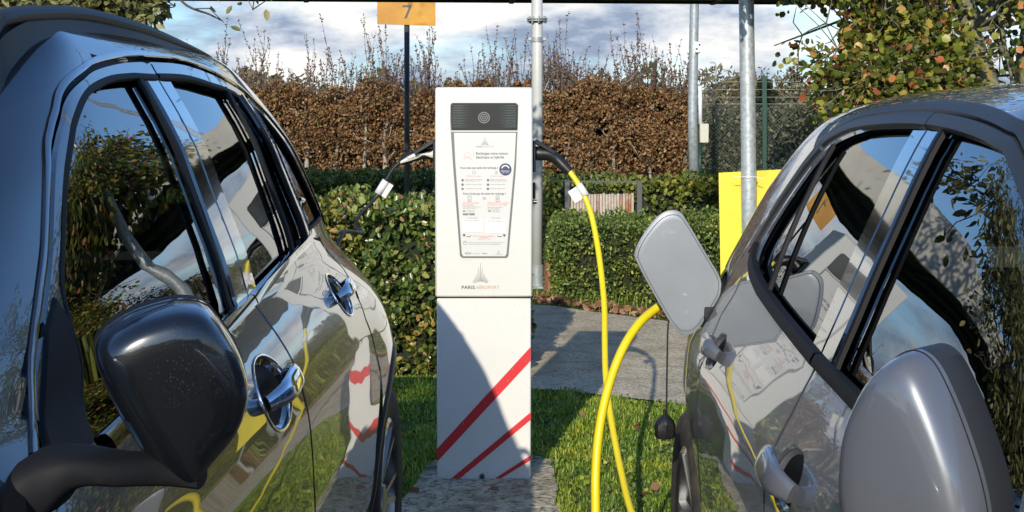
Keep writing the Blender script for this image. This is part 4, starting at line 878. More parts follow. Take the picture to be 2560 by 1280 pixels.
# beech hedge with standards and loose shoots
def beech_hedge(x0, x1, y0, y1, ztop, n, label, shootn, seed):
    t = empty('beech_hedge', ((x0+x1)/2, y0, 0), label, 'hedge', 'tall brown beech hedge blocks')
    rg_ = np.random.default_rng(seed)
    u = rg_.random((n, 3)); P = np.c_[x0+u[:, 0]*(x1-x0), y0+u[:, 1]**1.7*(y1-y0), .25+u[:, 2]*(ztop-.25)]
    topn = .12*vnoise(P[:, :1], 3.2, seed)+.06*vnoise(P[:, :1], 9, seed+1); P[:, 2] += topn*np.clip((P[:, 2]-.8)/(ztop-.8), 0, 1)
    P[:, 1] += .10*vnoise(P[:, [0, 2]], 5.5, seed+2)+.05*vnoise(P[:, [0, 2]], 13, seed+3)
    dens = .85+.4*vnoise(P[:, [0, 2]], 6.5, seed+4)+.35*vnoise(P[:, [0, 2]], 15, seed+5)
    dens = dens*np.clip((P[:, 2]-.35)/.75, .45, 1)
    P = P[rg_.random(n) < dens]
    leaves('foliage', P, rg_.normal(size=P.shape)+np.array([0, -.4, -.5]), .064, M['beech'], t, wid=.55)
    b_ = MB()
    x = x0+.1
    while x < x1-.05:
        rr = rg_.uniform(.03, .065); yy = y0+rg_.uniform(.10, .3); xx = x+rg_.normal()*.03; hh = ztop*rg_.uniform(.6, .95)
        b_.tube(catmull([(xx, yy, 0), (xx+rg_.normal()*.03, yy, hh*.35), (xx+rg_.normal()*.06, yy+.02, hh*.7), (xx+rg_.normal()*.1, yy, hh)], 3), np.linspace(rr, rr*.35, 10), 7)
        for k in range(5):
            z = rg_.uniform(.4, hh); s_ = rg_.choice([-1, 1]); b_.tube([(xx, yy, z), (xx+s_*rg_.uniform(.1, .3), yy+rg_.uniform(-.1, .15), z+rg_.uniform(.1, .3)), (xx+s_*rg_.uniform(.2, .5), yy+rg_.uniform(-.15, .2), z+rg_.uniform(.25, .6))], [rr*.35, rr*.22, .004], 5)
        x += rg_.uniform(.38, .75)
    b_.build('trunks', M['bark_pale'], t, smooth=True)
    # a dark sheet added behind the leaves, so that little light passes right through
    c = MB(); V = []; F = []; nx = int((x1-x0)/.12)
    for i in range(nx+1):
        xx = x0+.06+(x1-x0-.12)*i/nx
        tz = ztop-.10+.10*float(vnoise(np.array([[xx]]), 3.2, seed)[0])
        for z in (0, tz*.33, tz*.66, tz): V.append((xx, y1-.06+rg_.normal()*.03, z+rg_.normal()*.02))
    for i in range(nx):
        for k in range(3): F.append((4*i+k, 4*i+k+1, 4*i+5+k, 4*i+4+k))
    c.add(V, F).build('dark_filler', M['core_brown'], t)
    # shoots above the clipped top
    sb = MB(); LC = []; LD = []
    for k in range(shootn):
        xx = rg_.uniform(x0+.02, x1-.02); yy = rg_.uniform(y0+.05, y1-.1); z = ztop-.12; hgt = rg_.gamma(2.4, .19)*(1+.6*float(vnoise(np.array([[xx]]), 4, seed+7)[0]))+.12
        hgt = min(hgt, 1.6); p = np.array([xx, yy, z]); pts_ = [p.copy()]; d = np.array([rg_.normal()*.12, rg_.normal()*.1, 1.0]); ns = 5
        for q in range(ns):
            d = d+np.array([rg_.normal()*.07, rg_.normal()*.05, 0]); p = p+d/np.linalg.norm(d)*hgt/ns; pts_.append(p.copy())
        sb.tube(pts_, np.linspace(.0075, .003, ns+1), 3, cap=False)
        nl = int(hgt*rg_.uniform(9, 30))+2
        for q in range(nl):
            tt = rg_.random()**.8*ns; i0 = min(int(tt), ns-1); c0 = pts_[i0]+(pts_[i0+1]-pts_[i0])*(tt-i0); s_ = rg_.normal(size=3)*np.array([1, 1, .4])+np.array([0, 0, .7]); s_ /= np.linalg.norm(s_)
            LC.append(c0+s_*.022); LD.append(s_)
        if hgt > .45 and rg_.random() < .6:
            c0 = pts_[2]; e2 = c0+np.array([rg_.normal()*.12, rg_.normal()*.05, hgt*.35]); sb.tube([c0, (c0+e2)/2+np.array([.02, 0, 0]), e2], [.004, .003, .0018], 3, cap=False)
            for q in range(6): cc_ = c0+(e2-c0)*rg_.uniform(.2, 1); s_ = rg_.normal(size=3)+np.array([0, 0, .7]); s_ /= np.linalg.norm(s_); LC.append(cc_+s_*.02); LD.append(s_)
    so_ = sb.build('shoots', M['stem'], t, smooth=True)
    leaves('shoot_leaves', np.array(LC), np.array(LD), .055, M['beech_up'], so_ if False else t, wid=.42)
    return t
beech_hedge(-7.4, .03, 28.0, 29.1, 2.06, 92000, 'tall brown beech hedge block left of the white pole, behind the shaded low hedge', 300, 31)
beech_hedge(.04, 3.12, 27.6, 28.7, 2.09, 50000, 'tall brown beech hedge block between the white pole and the lamp post', 240, 47)
# ------------------------------------------------------------------ charger
CY = 5.30
ch = empty('charging_station', (-.1976, CY+.13, 0), 'white two-door charging station with poster, screen strip and red diagonal stripes', 'charging station')
def cx(p): return (p-1340)*CY/3500
def cz(p): return 1.38-(p-300)*CY/3500
b = MB(); b.box(cx(1088), cx(1331), CY, CY+.255, cz(743), cz(218), .006); up_ = b.build('upper_cabinet', M['white_metal'], ch, autos=True)
b = MB(); b.box(cx(1091.5), cx(1327), CY+.012, CY+.245, cz(1213)+.004, cz(747), .004); lo_ = b.build('lower_cabinet', M['white_low'], ch, autos=True)
b = MB(); b.box(cx(1093), cx(1325), CY+.02, CY+.24, cz(748), cz(742), 0); b.box(cx(1090), cx(1326), CY+.016, CY+.24, .0, cz(1209), 0)
b.build('cabinet_gap', M['rubber'], ch)
def flat(name, polys, m, parent, y, z=None):
    V = []; F = []
    for p in polys:
        k = len(V); V += [(cx(a), y, cz(b_)) for a, b_ in p]; F.append(tuple(range(k, k+len(p))))
    o_ = mesh(name, V, F, m, parent, smooth=False)
    # face the viewer side (-y)
    me = o_.data
    for pl in me.polygons:
        if pl.normal.y > 0: pl.flip()
    return o_
YF = CY-.0012; YL = CY+.0108
# red stripes on the lower door
def clipst(p0, p1, p2, p3): return [p0, p1, p2, p3]
flat('red_stripes', [[(1091.8, 1157), (1326.8, 903), (1326.8, 868), (1091.8, 1124)], [(1112, 1211), (1134, 1211), (1326.8, 1051), (1326.8, 1032)], [(1216, 1211), (1231, 1211), (1326.8, 1152), (1326.8, 1140)]], M['red'], lo_, YL)
# frame, strip and sheet of the poster
fr_out = [(1126, 262), (1130, 257), (1290, 257), (1296, 262), (1295, 300), (1290, 420), (1271, 640), (1266, 645), (1156, 645), (1150, 640), (1133, 420), (1125, 300)]
flat('poster_frame', [fr_out], mat('frame_gray', (.16, .16, .155), rough=.35), up_, YF)
flat('poster', [[(1135, 332), (1290, 332), (1286.5, 400), (1266.5, 634), (1263, 640.5), (1158, 640.5), (1154.5, 634), (1138, 400)]], M['panel_paper'], up_, YF-.0006)
flat('poster_rule', [[(1128, 326.5), (1293.5, 326.5), (1293.5, 329), (1128, 329)]], M['label_white'], up_, YF-.0012)
sc = flat('screen', [[(1127, 264), (1131, 258), (1289, 258), (1294.5, 264), (1293.5, 325.5), (1129, 325.5)]], M['screen'], up_, YF-.0008)
dots = []
for r_i in range(15):
    for c_i in range(40):
        x = 1133+c_i*4.0+(2 if r_i % 2 else 0); y = 264+r_i*4.1; fade = min(abs(x-1211)/80, 1)
        if fade < .38 or x > 1290 or y > 321: continue
        s_ = 1.05*min(1, (fade-.3)*2.2); dots.append([(x-s_, y), (x, y-s_), (x+s_, y), (x, y+s_)])
flat('screen_dots', dots, M['screen_dot'], sc, YF-.0014)
def ring(cxp, cyp, r0, r1, a0=0, a1=360, n=28):
    A = np.linspace(R(a0), R(a1), n); out_ = []
    for i in range(n-1):
        out_.append([(cxp+r0*math.cos(A[i]), cyp+r0*math.sin(A[i])), (cxp+r1*math.cos(A[i]), cyp+r1*math.sin(A[i])), (cxp+r1*math.cos(A[i+1]), cyp+r1*math.sin(A[i+1])), (cxp+r0*math.cos(A[i+1]), cyp+r0*math.sin(A[i+1]))])
    return out_
flat('card_reader_mark', ring(1210, 294, 12.2, 14.2)+ring(1210, 294, 7.4, 9.2)+ring(1210, 294, 2.8, 4.4), mat('ring_gray', (.22, .22, .21), rough=.4), sc, YF-.0015)
texts = {}
def text(s_, x, y, size, m, align='LEFT', bold=0, width=None, sx=1):
    cu = bpy.data.curves.new('t', 'FONT'); cu.body = s_; cu.size = 1; cu.align_x = align; cu.offset = bold; cu.resolution_u = 2; cu.space_character = sx
    ob = bpy.data.objects.new('t', cu); COL.objects.link(ob); bpy.context.view_layer.update()
    me = ob.to_mesh(); V = np.array([v.co[:2] for v in me.vertices]); F = [tuple(p.vertices) for p in me.polygons]; ob.to_mesh_clear()
    bpy.data.objects.remove(ob); bpy.data.curves.remove(cu)
    if not len(V): return
    if width: V[:, 0] *= width/(V[:, 0].max()-V[:, 0].min())/size
    A, B_ = texts.setdefault(m, ([], [])); k = len(A); A += [(x+v[0]*size, y-v[1]*size) for v in V]; B_ += [tuple(i+k for i in f) for f in F]
def flush(name, parent, y):
    for m, (A, F) in texts.items():
        mesh(name, [(cx(a), y, cz(b_)) for a, b_ in A], F, M[m], parent, smooth=False)
    texts.clear()
def emblem(x, y, s_):
    out_ = []
    for k in range(-6, 7):
        a = k*5.2 if abs(k) > 1 else k*4; L_ = [46, 33, 21, 16, 12.5, 9.5, 7.5][abs(k)]; base = 8.2 if k else 8.2
        ca, sa = math.cos(R(a)), math.sin(R(a)); cx0 = x+k*2.55*s_; cy0 = y+(0.045*k*k*2.6)*s_
        w_ = .75*s_; L2 = L_*s_
        tx, ty = sa*(1 if k else 0), -ca
        px_, py_ = -ty, tx
        out_.append([(cx0-px_*w_, cy0-py_*w_), (cx0+px_*w_, cy0+py_*w_), (cx0+tx*L2+px_*w_*.5, cy0+ty*L2+py_*w_*.5), (cx0+tx*L2-px_*w_*.5, cy0+ty*L2-py_*w_*.5)])
    return out_
flat('airport_emblem', emblem(1201, 703.5, 1.0), M['print_mid'], up_, YF-.0002)
flat('airport_emblem', emblem(1212, 361.5, .5), M['print_mid'], up_, YF-.0012)
flat('airport_emblem', emblem(1246, 633, .22), M['print_mid'], up_, YF-.0012)
text('PARIS', 1153.5, 722, 11.5, 'print_dark', bold=.012, width=33)
text('AÉROPORT', 1190.5, 722, 11.5, 'print_pink', bold=.006, width=58)
flush('lettering', up_, YF-.0002)
text('PARIS', 1190, 368.5, 5.5, 'print_mid', bold=.01, width=16); text('AÉROPORT', 1207, 368.5, 5.5, 'print_pink', width=28)
text('Rechargez votre voiture', 1190, 386.5, 9.4, 'print_dark', bold=.012, width=79); text('électrique ou hybride', 1190, 396, 9.4, 'print_dark', bold=.012, width=70)
text('Vous avez une carte de recharge ?', 1149.5, 422, 8.2, 'print_dark', bold=.012, width=96)
text('Démarrez la charge', 1167, 441.5, 4.6, 'print_orange', width=35); text('Arrêtez la charge', 1227, 441.5, 4.6, 'print_orange', width=30)
for y, a1_, a2_, b1_, b2_ in [(450, 'Passez le câble et votre badge', 'dans le lecteur 1 ou 2', 'Badgez sur le lecteur', 'Retirez votre câble du véhicule'), (462, 'Vérifiez le voyant allumé', None, 'La prise se déverrouille', None), (472.5, 'La recharge est en cours', None, 'Débranchez le câble de la borne', None)]:
    text(a1_, 1162.5, y, 4.0, 'print_mid', width=43); text(b1_, 1226, y, 4.0, 'print_mid', width=37)
    if a2_: text(a2_, 1162.5, y+3.6, 4.0, 'print_mid', width=36); text(b2_, 1226, y+3.6, 4.0, 'print_mid', width=43)
text("Vous n'avez pas de carte de recharge ?", 1157, 486.5, 8.2, 'print_dark', bold=.012, width=108)
text('Démarrez votre charge', 1156.5, 508.5, 5.0, 'print_orange', bold=.01, width=40); text("avec l'application", 1156.5, 513.5, 5.0, 'print_orange', bold=.01, width=29)
text('Flashez le QR Code ci-dessous', 1219, 508.5, 5.0, 'print_orange', bold=.01, width=53); text('pour démarrer votre charge', 1219, 513.5, 5.0, 'print_orange', bold=.01, width=48)
text("Téléchargez l'application puis", 1156.5, 518, 3.8, 'print_mid', width=45); text('scannez le code', 1156.5, 521.7, 3.8, 'print_mid', width=32)
text('Paiement par carte possible', 1219, 519.4, 3.8, 'print_mid', width=37); text('sans inscription', 1219, 523, 3.8, 'print_mid', width=29)
for xx in (1168, 1231): text('Paiement par', xx, 527, 3.6, 'print_mid', width=18); text('carte bancaire', xx, 530.6, 3.6, 'print_mid', width=18)
text('Point de charge 1', 1169, 546.2, 4.0, 'print_dark', width=25); text('Point de charge 2', 1227, 546.2, 4.0, 'print_dark', width=25)
text('En cas de problème, appelez le', 1183, 591.2, 4.4, 'print_orange', bold=.01, width=54); text('01 48 50 50 50' if False else '0 800 123 456' if False else 'service client', 1199, 595.3, 4.6, 'print_orange', bold=.015, width=22); text('(24h/24, 7j/7)', 1194, 599, 3.8, 'print_pink', width=33)
text('Retrouvez l\'ensemble de nos points de charge sur', 1170.5, 607.3, 4.2, 'print_teal', width=91); text('notre site internet ou dans votre application', 1170.5, 611.4, 4.2, 'print_mid', width=79)
text('elisé', 1162, 635.5, 9, 'print_teal', bold=.02, width=16); text('électromobilité', 1182, 634.5, 3.4, 'print_mid', width=17); text('izivia', 1205.5, 635, 5, 'print_dark', bold=.01, width=12)
text('PARISAÉROPORT', 1239, 637.3, 2.6, 'print_mid', width=17)
text('N° série 001' if False else '---  ----  --', 1152, 651, 4.5, 'print_mid', width=25)
for xx, yy, k in [(1156.5, 450, '1'), (1156.5, 461, '2'), (1156.5, 471.5, '3'), (1220, 450, '1'), (1220, 461, '2'), (1220, 471.5, '3')]: pass
flush('lettering', up_, YF-.0012)
def disc(x, y, r_, n=18): return [(x+r_*math.cos(a), y+r_*math.sin(a)) for a in np.linspace(0, 6.283, n, endpoint=False)]
for xx in (1156.5, 1220):
    for y, k in ((450.5, '1'), (461.5, '2'), (472, '3')):
        sm1 = flat('step_mark', [disc(xx, y, 3)], M['print_dark'], up_, YF-.0013); text(k, xx, y+1.5, 4.4, 'label_white', align='CENTER'); flush('step_number', up_, YF-.0018)
flat('icons', ring(1185, 431, 3.4, 4.2, -60, 240)+[[(1184.6, 426), (1185.4, 426), (1185.4, 430), (1184.6, 430)]]+ring(1241.5, 432, 3.2, 4)+[disc(1241.5, 432, 1.1)]
     + ring(1211, 496, 3.2, 4)+[[(1209, 495.4), (1213, 495.4), (1213, 496.8), (1209, 496.8)]]+ring(1162.5, 607, 3.6, 4.6)+[[(1162.1, 604), (1162.9, 604), (1162.9, 607.5), (1162.1, 607.5)]]
     + [[(1157, 526), (1164, 526), (1164, 529), (1157, 529)], [(1220, 526), (1228, 526), (1228, 529), (1220, 529)]]
     + [[(1157, 533), (1171, 533), (1171, 538), (1157, 538)], [(1173, 533), (1187, 533), (1187, 538), (1173, 538)]]
     + [[(x-3.8, 489.5), (x+3.8, 489.5), (x+3.8, 490.5), (x-3.8, 490.5)] for x in (1174, 1244)]+[[(x-3.8, 503), (x+3.8, 503), (x+3.8, 504), (x-3.8, 504)] for x in (1174, 1244)]
     + [[(x+q-.5, 489.5), (x+q+.5, 489.5), (x+q+.5, 504), (x+q-.5, 504)] for x in (1174, 1244) for q in (-3.8, 3.8)]+[disc(1174, 499.5, 1.3), [(1242.5, 494.5), (1245.5, 494.5), (1245.5, 498.5), (1242.5, 498.5)]], M['print_mid'], up_, YF-.0013)
flat('car_icon', ring(1169, 389.5, 7.6, 8.3, 200, 340)+ring(1169, 384, 8.8, 9.5, 25, 155)+[[(1158.5, 396.2), (1162, 396.2), (1162, 398), (1158.5, 398)], [(1176, 396.2), (1179.5, 396.2), (1179.5, 398), (1176, 398)], [(1163, 394), (1175, 394), (1175, 394.8), (1163, 394.8)], [(1183, 381), (1183.9, 381), (1183.9, 392), (1183, 392)]], M['print_pink'], up_, YF-.0013)
flat('arrow_marks', ring(1171, 583, 8, 9.6, 40, 125, 10)+[[(1156.5, 585.5), (1164, 585.2), (1162, 590.5), (1159, 591.5)]]+ring(1250, 583, 8, 9.6, 55, 140, 10)+[[(1264.5, 586), (1257, 585.5), (1259, 590.5), (1262, 592)]], M['print_dark'], up_, YF-.0013)
flat('round_sticker', [disc(1263.5, 423.5, 15.3, 32)], M['print_blue'], up_, YF-.0022)
flat('sticker_arc', ring(1263.5, 423, 7.6, 10.5, 195, 345, 20), M['label_white'], up_, YF-.0026)
text('Maintenance', 1263.5, 428.5, 4.2, 'label_white', align='CENTER', bold=.015, width=21); text("jusqu'à 22 kW", 1263.5, 432.5, 3.4, 'label_white', align='CENTER', width=17)
flush('lettering', up_, YF-.0028)
# the two paper stickers (their code squares are left out)
for x0_, x1_, y0_, y1_ in [(1156.5, 1206.5, 547.5, 581), (1214, 1264, 547.5, 582)]:
    b = MB(); b.box(cx(x0_), cx(x1_), YF-.0024, YF-.0012, cz(y1_), cz(y0_), 0); st = b.build('paper_sticker', M['label_white'], up_)
text('FR*GDP*E000*1', 1162.5, 553.2, 4.2, 'print_mid', width=37); text('FR*GDP*E000*2', 1220, 554, 4.2, 'print_mid', width=37)
text('N° 1', 1168, 578.5, 3.4, 'print_mid', width=12); text('N° 2', 1226, 579, 3.4, 'print_mid', width=12)
flush('lettering', up_, YF-.0030)
# scuffs and the loose screw at the foot of the door
b = MB(); yb = YL-.004
V = []
for rr, d in [(.0105, 0), (.0105, -.006), (.008, -.009), (.006, -.009), (.005, -.004), (.0005, -.004)]:
    for k in range(16): V.append((cx(1205)+rr*math.cos(k*math.pi/8), YL+.002+d, cz(1192)+rr*math.sin(k*math.pi/8)))
b.add(V, [(i*16+k, i*16+(k+1) % 16, (i+1)*16+(k+1) % 16, (i+1)*16+k) for i in range(5) for k in range(16)]); b.build('door_screw', M['alu_dark'], ch, autos=True)
flat('missing_corner', [[(1156, 1213), (1178, 1210.5), (1193, 1209.5), (1197, 1198), (1203, 1196), (1212, 1200), (1206, 1213)]], M['rubber'], lo_, YL-.0004)
sc_ = []
for k in range(110):
    x = rng.uniform(1095, 1324); y = rng.choice([rng.uniform(760, 1200), rng.uniform(880, 1010)]); l_ = rng.uniform(1, 8); sc_.append([(x, y), (x+.55, y), (x+.7+rng.normal()*.6, y+l_), (x+.3, y+l_)])
flat('scratches', sc_, mat('scratch', (.48, .47, .44), rough=.6), lo_, YL-.0002)
sc_ = []
for k in range(60):
    x = rng.choice([rng.uniform(1089, 1093), rng.uniform(1323, 1330), rng.uniform(1090, 1328)]); y = rng.uniform(225, 738); s_ = rng.uniform(.3, .9); sc_.append([(x-s_, y), (x, y-s_*.8), (x+s_, y), (x, y+s_)])
flat('dirt_specks', sc_, mat('speck', (.33, .31, .27), rough=.7), up_, YF-.0001)
sp_ = []
for k in range(260):
    x = rng.uniform(1093, 1326); y = 1211-abs(rng.normal())*34; s_ = rng.uniform(.25, .9)*(1.2 if y > 1180 else .8); sp_.append(disc(x, y, s_, 6))
flat('mud_splash', sp_, mat('mud', (.30, .27, .20), rough=.9), lo_, YL-.0006)
# sockets on both sides
def socket(sx, xw, label):
    s_ = empty('socket', Vector((xw, CY+.10, .98))-world_of(ch)); s_.parent = ch
    b_ = MB(); b_.box(min(xw, xw+sx*.012), max(xw, xw+sx*.012), CY+.045, CY+.155, cz(432)+.0, cz(352), .004); b_.build('socket_plate', M['plug_black'], s_, autos=True)
    b_ = MB(); a = math.radians(28)
    p0 = Vector((xw+sx*.010, CY+.10, cz(354))); p1 = Vector((xw+sx*.085, CY+.10, cz(354)-.045*1.0))
    b_.tube([p0, p0+(p1-p0)*.4, p1], [.010, .010, .007], 8)
    V_ = [];
    for q in (0, 1):
        c_ = [p0, p1][q]
        for dy_ in (-.038, .038):
            for dz_ in (-.006, .006): V_.append((c_.x, c_.y+dy_*(1-.25*q), c_.z+dz_))
    b_.add(V_, [(0, 1, 3, 2), (4, 6, 7, 5), (0, 4, 5, 1), (2, 3, 7, 6), (0, 2, 6, 4), (1, 5, 7, 3)]); b_.build('socket_lid', M['plug_black'], s_, autos=True)
socket(-1, cx(1088)-.0005, ''); socket(1, cx(1331)+.0005, '')
lk = MB(); lk.box(cx(1331)+.0005, cx(1331)+.012, CY+.05, CY+.10, cz(500), cz(458), .004); lk.build('door_handle', M['plug_black'], ch, autos=True)
lk = MB(); lk.tube([(cx(1331), CY+.04, cz(506)), (cx(1342), CY+.04, cz(506))], .0085, 14); lk.build('door_lock', M['alu_dark'], ch, autos=True)
lk = MB(); lk.tube([(cx(1089), CY+.05, cz(482)), (cx(1080), CY+.05, cz(482))], [.020, .017], 14); lk.build('door_lock', M['plug_black'], ch, autos=True)
# ------------------------------------------------------------------ cables
def cable(name, pts, r_, m, label, cat):
    t = empty(name, Vector(pts[0]), label, cat)
    b_ = MB(); P_ = catmull(pts, 10); b_.tube(P_, r_, 16); b_.build('cable_sheath', m, t, smooth=True); return t
def pt3(x, y, d): return ((x-1340)*d/3500, d, 1.38-(y-300)*d/3500)
yc = cable('charging_cable', [pt3(1421, 425, 5.39), pt3(1450, 468, 5.37), pt3(1476, 530, 5.34), pt3(1493, 610, 5.28), pt3(1504, 690, 5.20), pt3(1511, 770, 5.10), pt3(1512, 850, 5.00), pt3(1514, 930, 4.90), pt3(1522, 1010, 4.80), pt3(1535, 1090, 4.68), pt3(1553, 1180, 4.55), pt3(1577, 1275, 4.38),
     (.335, 4.20, .09), (.36, 3.95, .022), (.34, 3.7, .014), (.27, 3.5, .013), (.19, 3.38, .02), (.165, 3.30, .10), pt3(1486, 1480, 3.27), pt3(1487, 1370, 3.28), pt3(1489, 1280, 3.30), pt3(1489, 1190, 3.32), pt3(1495, 1100, 3.35), pt3(1509, 1015, 3.38), pt3(1531, 935, 3.41), pt3(1562, 862, 3.44), pt3(1600, 806, 3.48), pt3(1640, 772, 3.52), (.335, 3.53, .925), (.375, 3.53, .93)], .0110, M['yellow_cable'], 'bright yellow charging cable from the white charger to the gray car', 'cable')
# plug at the charger end
def swept(parent, name, pts, rs, m, sq=1.0):
    b_ = MB(); P_ = catmull(pts, 5); R_ = np.interp(np.linspace(0, 1, len(P_)), np.linspace(0, 1, len(rs)), rs); b_.tube(P_, R_, 16); return b_.build(name, m, parent, autos=True)
swept(yc, 'plug', [pt3(1334, 383, 5.40), pt3(1352, 384, 5.40), pt3(1372, 386, 5.40), pt3(1392, 398, 5.40), pt3(1410, 416, 5.395), pt3(1424, 430, 5.39)], [.027, .027, .025, .022, .0205, .0175], M['plug_black'])
swept(yc, 'plug', [(.43, 3.53, .935), (.40, 3.53, .933), (.36, 3.53, .928), (.335, 3.525, .92)], [.026, .028, .024, .016], M['plug_black'])
def tagcard(parent, a, b_, w_, side, m, y):
    """folded paper flag: wraps the cable, sticks out to one side"""
    a = np.array(a); b2 = np.array(b_); d = b2-a; n_ = np.array([d[2], 0, -d[0]]); n_ /= np.linalg.norm(n_)
    b3 = MB(); b3.tube([tuple(a), tuple(b2)], .0150, 12); r1_ = b3.build('label_wrap', m, parent, smooth=True)
    V_ = [a+n_*side*.006, b2+n_*side*.006, b2+n_*side*w_+np.array([0, .004, 0]), a+n_*side*w_+np.array([0, .006, 0])]
    V_ = [v+np.array([0, -.004, 0]) for v in V_]; V2 = [v+np.array([0, .0012, 0]) for v in V_]
    b3 = MB(); b3.add(V_+V2, [(0, 1, 2, 3), (7, 6, 5, 4), (0, 4, 5, 1), (1, 5, 6, 2), (2, 6, 7, 3), (3, 7, 4, 0)]); f_ = b3.build('label_flag', m, parent); return f_, V_
fl, Vq = tagcard(yc, pt3(1447, 462, 5.372), pt3(1465, 490, 5.36), .050, 1, M['label_white'], 5.37)
b = MB(); o0 = Vq[0]; ex = (Vq[3]-Vq[0]); ez = (Vq[1]-Vq[0])
for (u, v) in [(.3, .25), (.5, .22), (.7, .3), (.35, .5), (.55, .5), (.78, .55), (.45, .75), (.7, .78)]:
    c_ = o0+ex*u+ez*v+np.array([0, -.0006, 0]); s1 = ex*.05*rng.uniform(.6, 1.5); s2 = ez*.07*rng.uniform(.6, 1.4); k = b.n
    b.add([c_-s1, c_-s2*.4, c_+s1, c_+s2], [(0, 1, 2, 3)])
b.build('label_writing', M['print_dark'], fl)
bc = cable('charging_cable', [pt3(1003, 403, 5.42), pt3(985, 420, 5.42), pt3(968, 446, 5.42), pt3(945, 486, 5.42), pt3(922, 514, 5.40), pt3(900, 536, 5.38), pt3(890, 556, 5.36), pt3(895, 572, 5.33), pt3(908, 579, 5.28), pt3(898, 582, 5.20), pt3(875, 578, 5.10), pt3(858, 584, 5.0), pt3(830, 640, 4.8), (-.74, 4.62, .86), (-.80, 4.48, .80)], .0068, M['black_cable'], 'thin black charging cable hanging from the charger towards the black car', 'cable')
# its plug: cream flanks on a black body
def plug2():
    P_ = [np.array(pt3(x, y, 5.42)) for x, y in [(1086, 386), (1066, 385), (1042, 388), (1020, 396), (1000, 407)]]
    swept(bc, 'plug', P_, [.026, .020, .020, .022, .011], M['plug_black'])
    V_ = []; up_l = [(1086, 371), (1078, 380), (1060, 383), (1040, 382), (1020, 392), (1002, 403)]; lo_l = [(1086, 394), (1078, 393), (1060, 388), (1045, 395), (1025, 402), (1003, 409)]
    U = catmull(up_l, 4); W_ = catmull(lo_l, 4); n_ = len(U); F_ = []
    for q in range(n_):
        for k, t_ in enumerate((0, .25, .5, .75, 1)):
            p_ = U[q]*(1-t_)+W_[q]*t_; bul = .0045*math.sin(math.pi*t_); X_, Y_, Z_ = pt3(p_[0], p_[1], 5.42); V_.append((X_, 5.42-.0215-bul, Z_))
    for q in range(n_-1):
        for k in range(4): F_.append((q*5+k, q*5+k+1, q*5+6+k, q*5+5+k))
    b_ = MB(); b_.add(V_, F_); g_ = b_.build('grip_inlay', M['plug_cream'], bc, smooth=True)
    cu = bpy.data.curves.new('t', 'FONT'); cu.body = 'Mercedes-Benz'; cu.size = .011; ob = bpy.data.objects.new('t', cu); COL.objects.link(ob); bpy.context.view_layer.update(); me = ob.to_mesh()
    an = R(16); x0_, _, z0_ = pt3(1019, 398.5, 5.42)
    V_ = [(x0_+v.co.x*.72*math.cos(an)-v.co.y*math.sin(an), 5.42-.0275, z0_+v.co.x*.72*math.sin(an)+v.co.y*math.cos(an)) for v in me.vertices]; F_ = [tuple(p.vertices) for p in me.polygons]
    ob.to_mesh_clear(); bpy.data.objects.remove(ob); mesh('lettering', V_, F_, M['print_mid'], g_, smooth=False)
plug2()
tagcard(bc, pt3(965, 452, 5.42), pt3(945, 484, 5.42), .034, -1, M['label_white'], 5.42)
# ------------------------------------------------------------------ poles, signs, canopy
def pole(name, pts, r_, m, label, cat, extra=None, seg=20):
    t = empty(name, (pts[0][0], pts[0][1], 0), label, cat); b_ = MB(); b_.tube(pts, r_, seg); b_.build('pole_shaft', m, t, smooth=True); return t
wp = pole('canopy_post', [(.01, 11.5, .16), (.008, 11.5, 2.74), (.008, 11.62, 2.80), (.008, 11.95, 2.81)], .046, M['white_pole'], 'white round canopy post with bolted flange behind the charger', 'post')
b = MB()
for z in (2.195, 2.212): b.tube([(.009, 11.5, z-.005), (.009, 11.5, z+.004)], .085, 24)
for k in range(8): a = k*math.pi/4+.2; b.tube([(.009+.068*math.cos(a), 11.5+.068*math.sin(a), 2.175), (.009+.068*math.cos(a), 11.5+.068*math.sin(a), 2.232)], .009, 6)
b.build('flange', M['galv_far'], wp, autos=True)
b = MB(); b.tube([(.009, 11.5, 2.02), (.009, 11.5, 2.06)], .054, 20); b.box(-.065, -.035, 11.47, 11.5, 2.03, 2.06, .004); b.box(.055, .085, 11.47, 11.5, 2.03, 2.06, .004); b.build('clamp', M['galv_far'], wp, autos=True)
b = MB(); b.tube([(.01, 11.5, 0), (.01, 11.5, .19)], .054, 20); b.box(-.07, .09, 11.42, 11.58, .0, .02, .004); b.build('post_foot', M['galv_far'], wp, autos=True)
gp = pole('galvanised_pole', [(1.335, 8.70, 0), (1.322, 8.70, .9), (1.318, 8.70, 1.4), (1.300, 8.70, 2.6), (1.285, 8.70, 3.6), (1.27, 8.70, 4.6)], .0475, M['galv'], 'mottled galvanised steel pole in front of the yellow panel', 'pole', seg=24)
b = MB(); zt = 1.38-(442-300)*8.7/3500
b.tube([(1.322+.0495*math.cos(a), 8.70+.0495*math.sin(a), zt) for a in np.linspace(0, 6.283, 25)], .0035, 6); b.tube([(1.29, 8.655, zt), (1.22, 8.64, zt+.004)], .002, 5); b.tube([(1.355, 8.655, zt), (1.40, 8.64, zt-.01)], .002, 5); b.box(1.30, 1.318, 8.645, 8.655, zt-.008, zt+.008, .002)
tag(b.build('cable_tie', M['label_white'], None, autos=True), 'white plastic cable tie round the galvanised pole', 'cable tie')
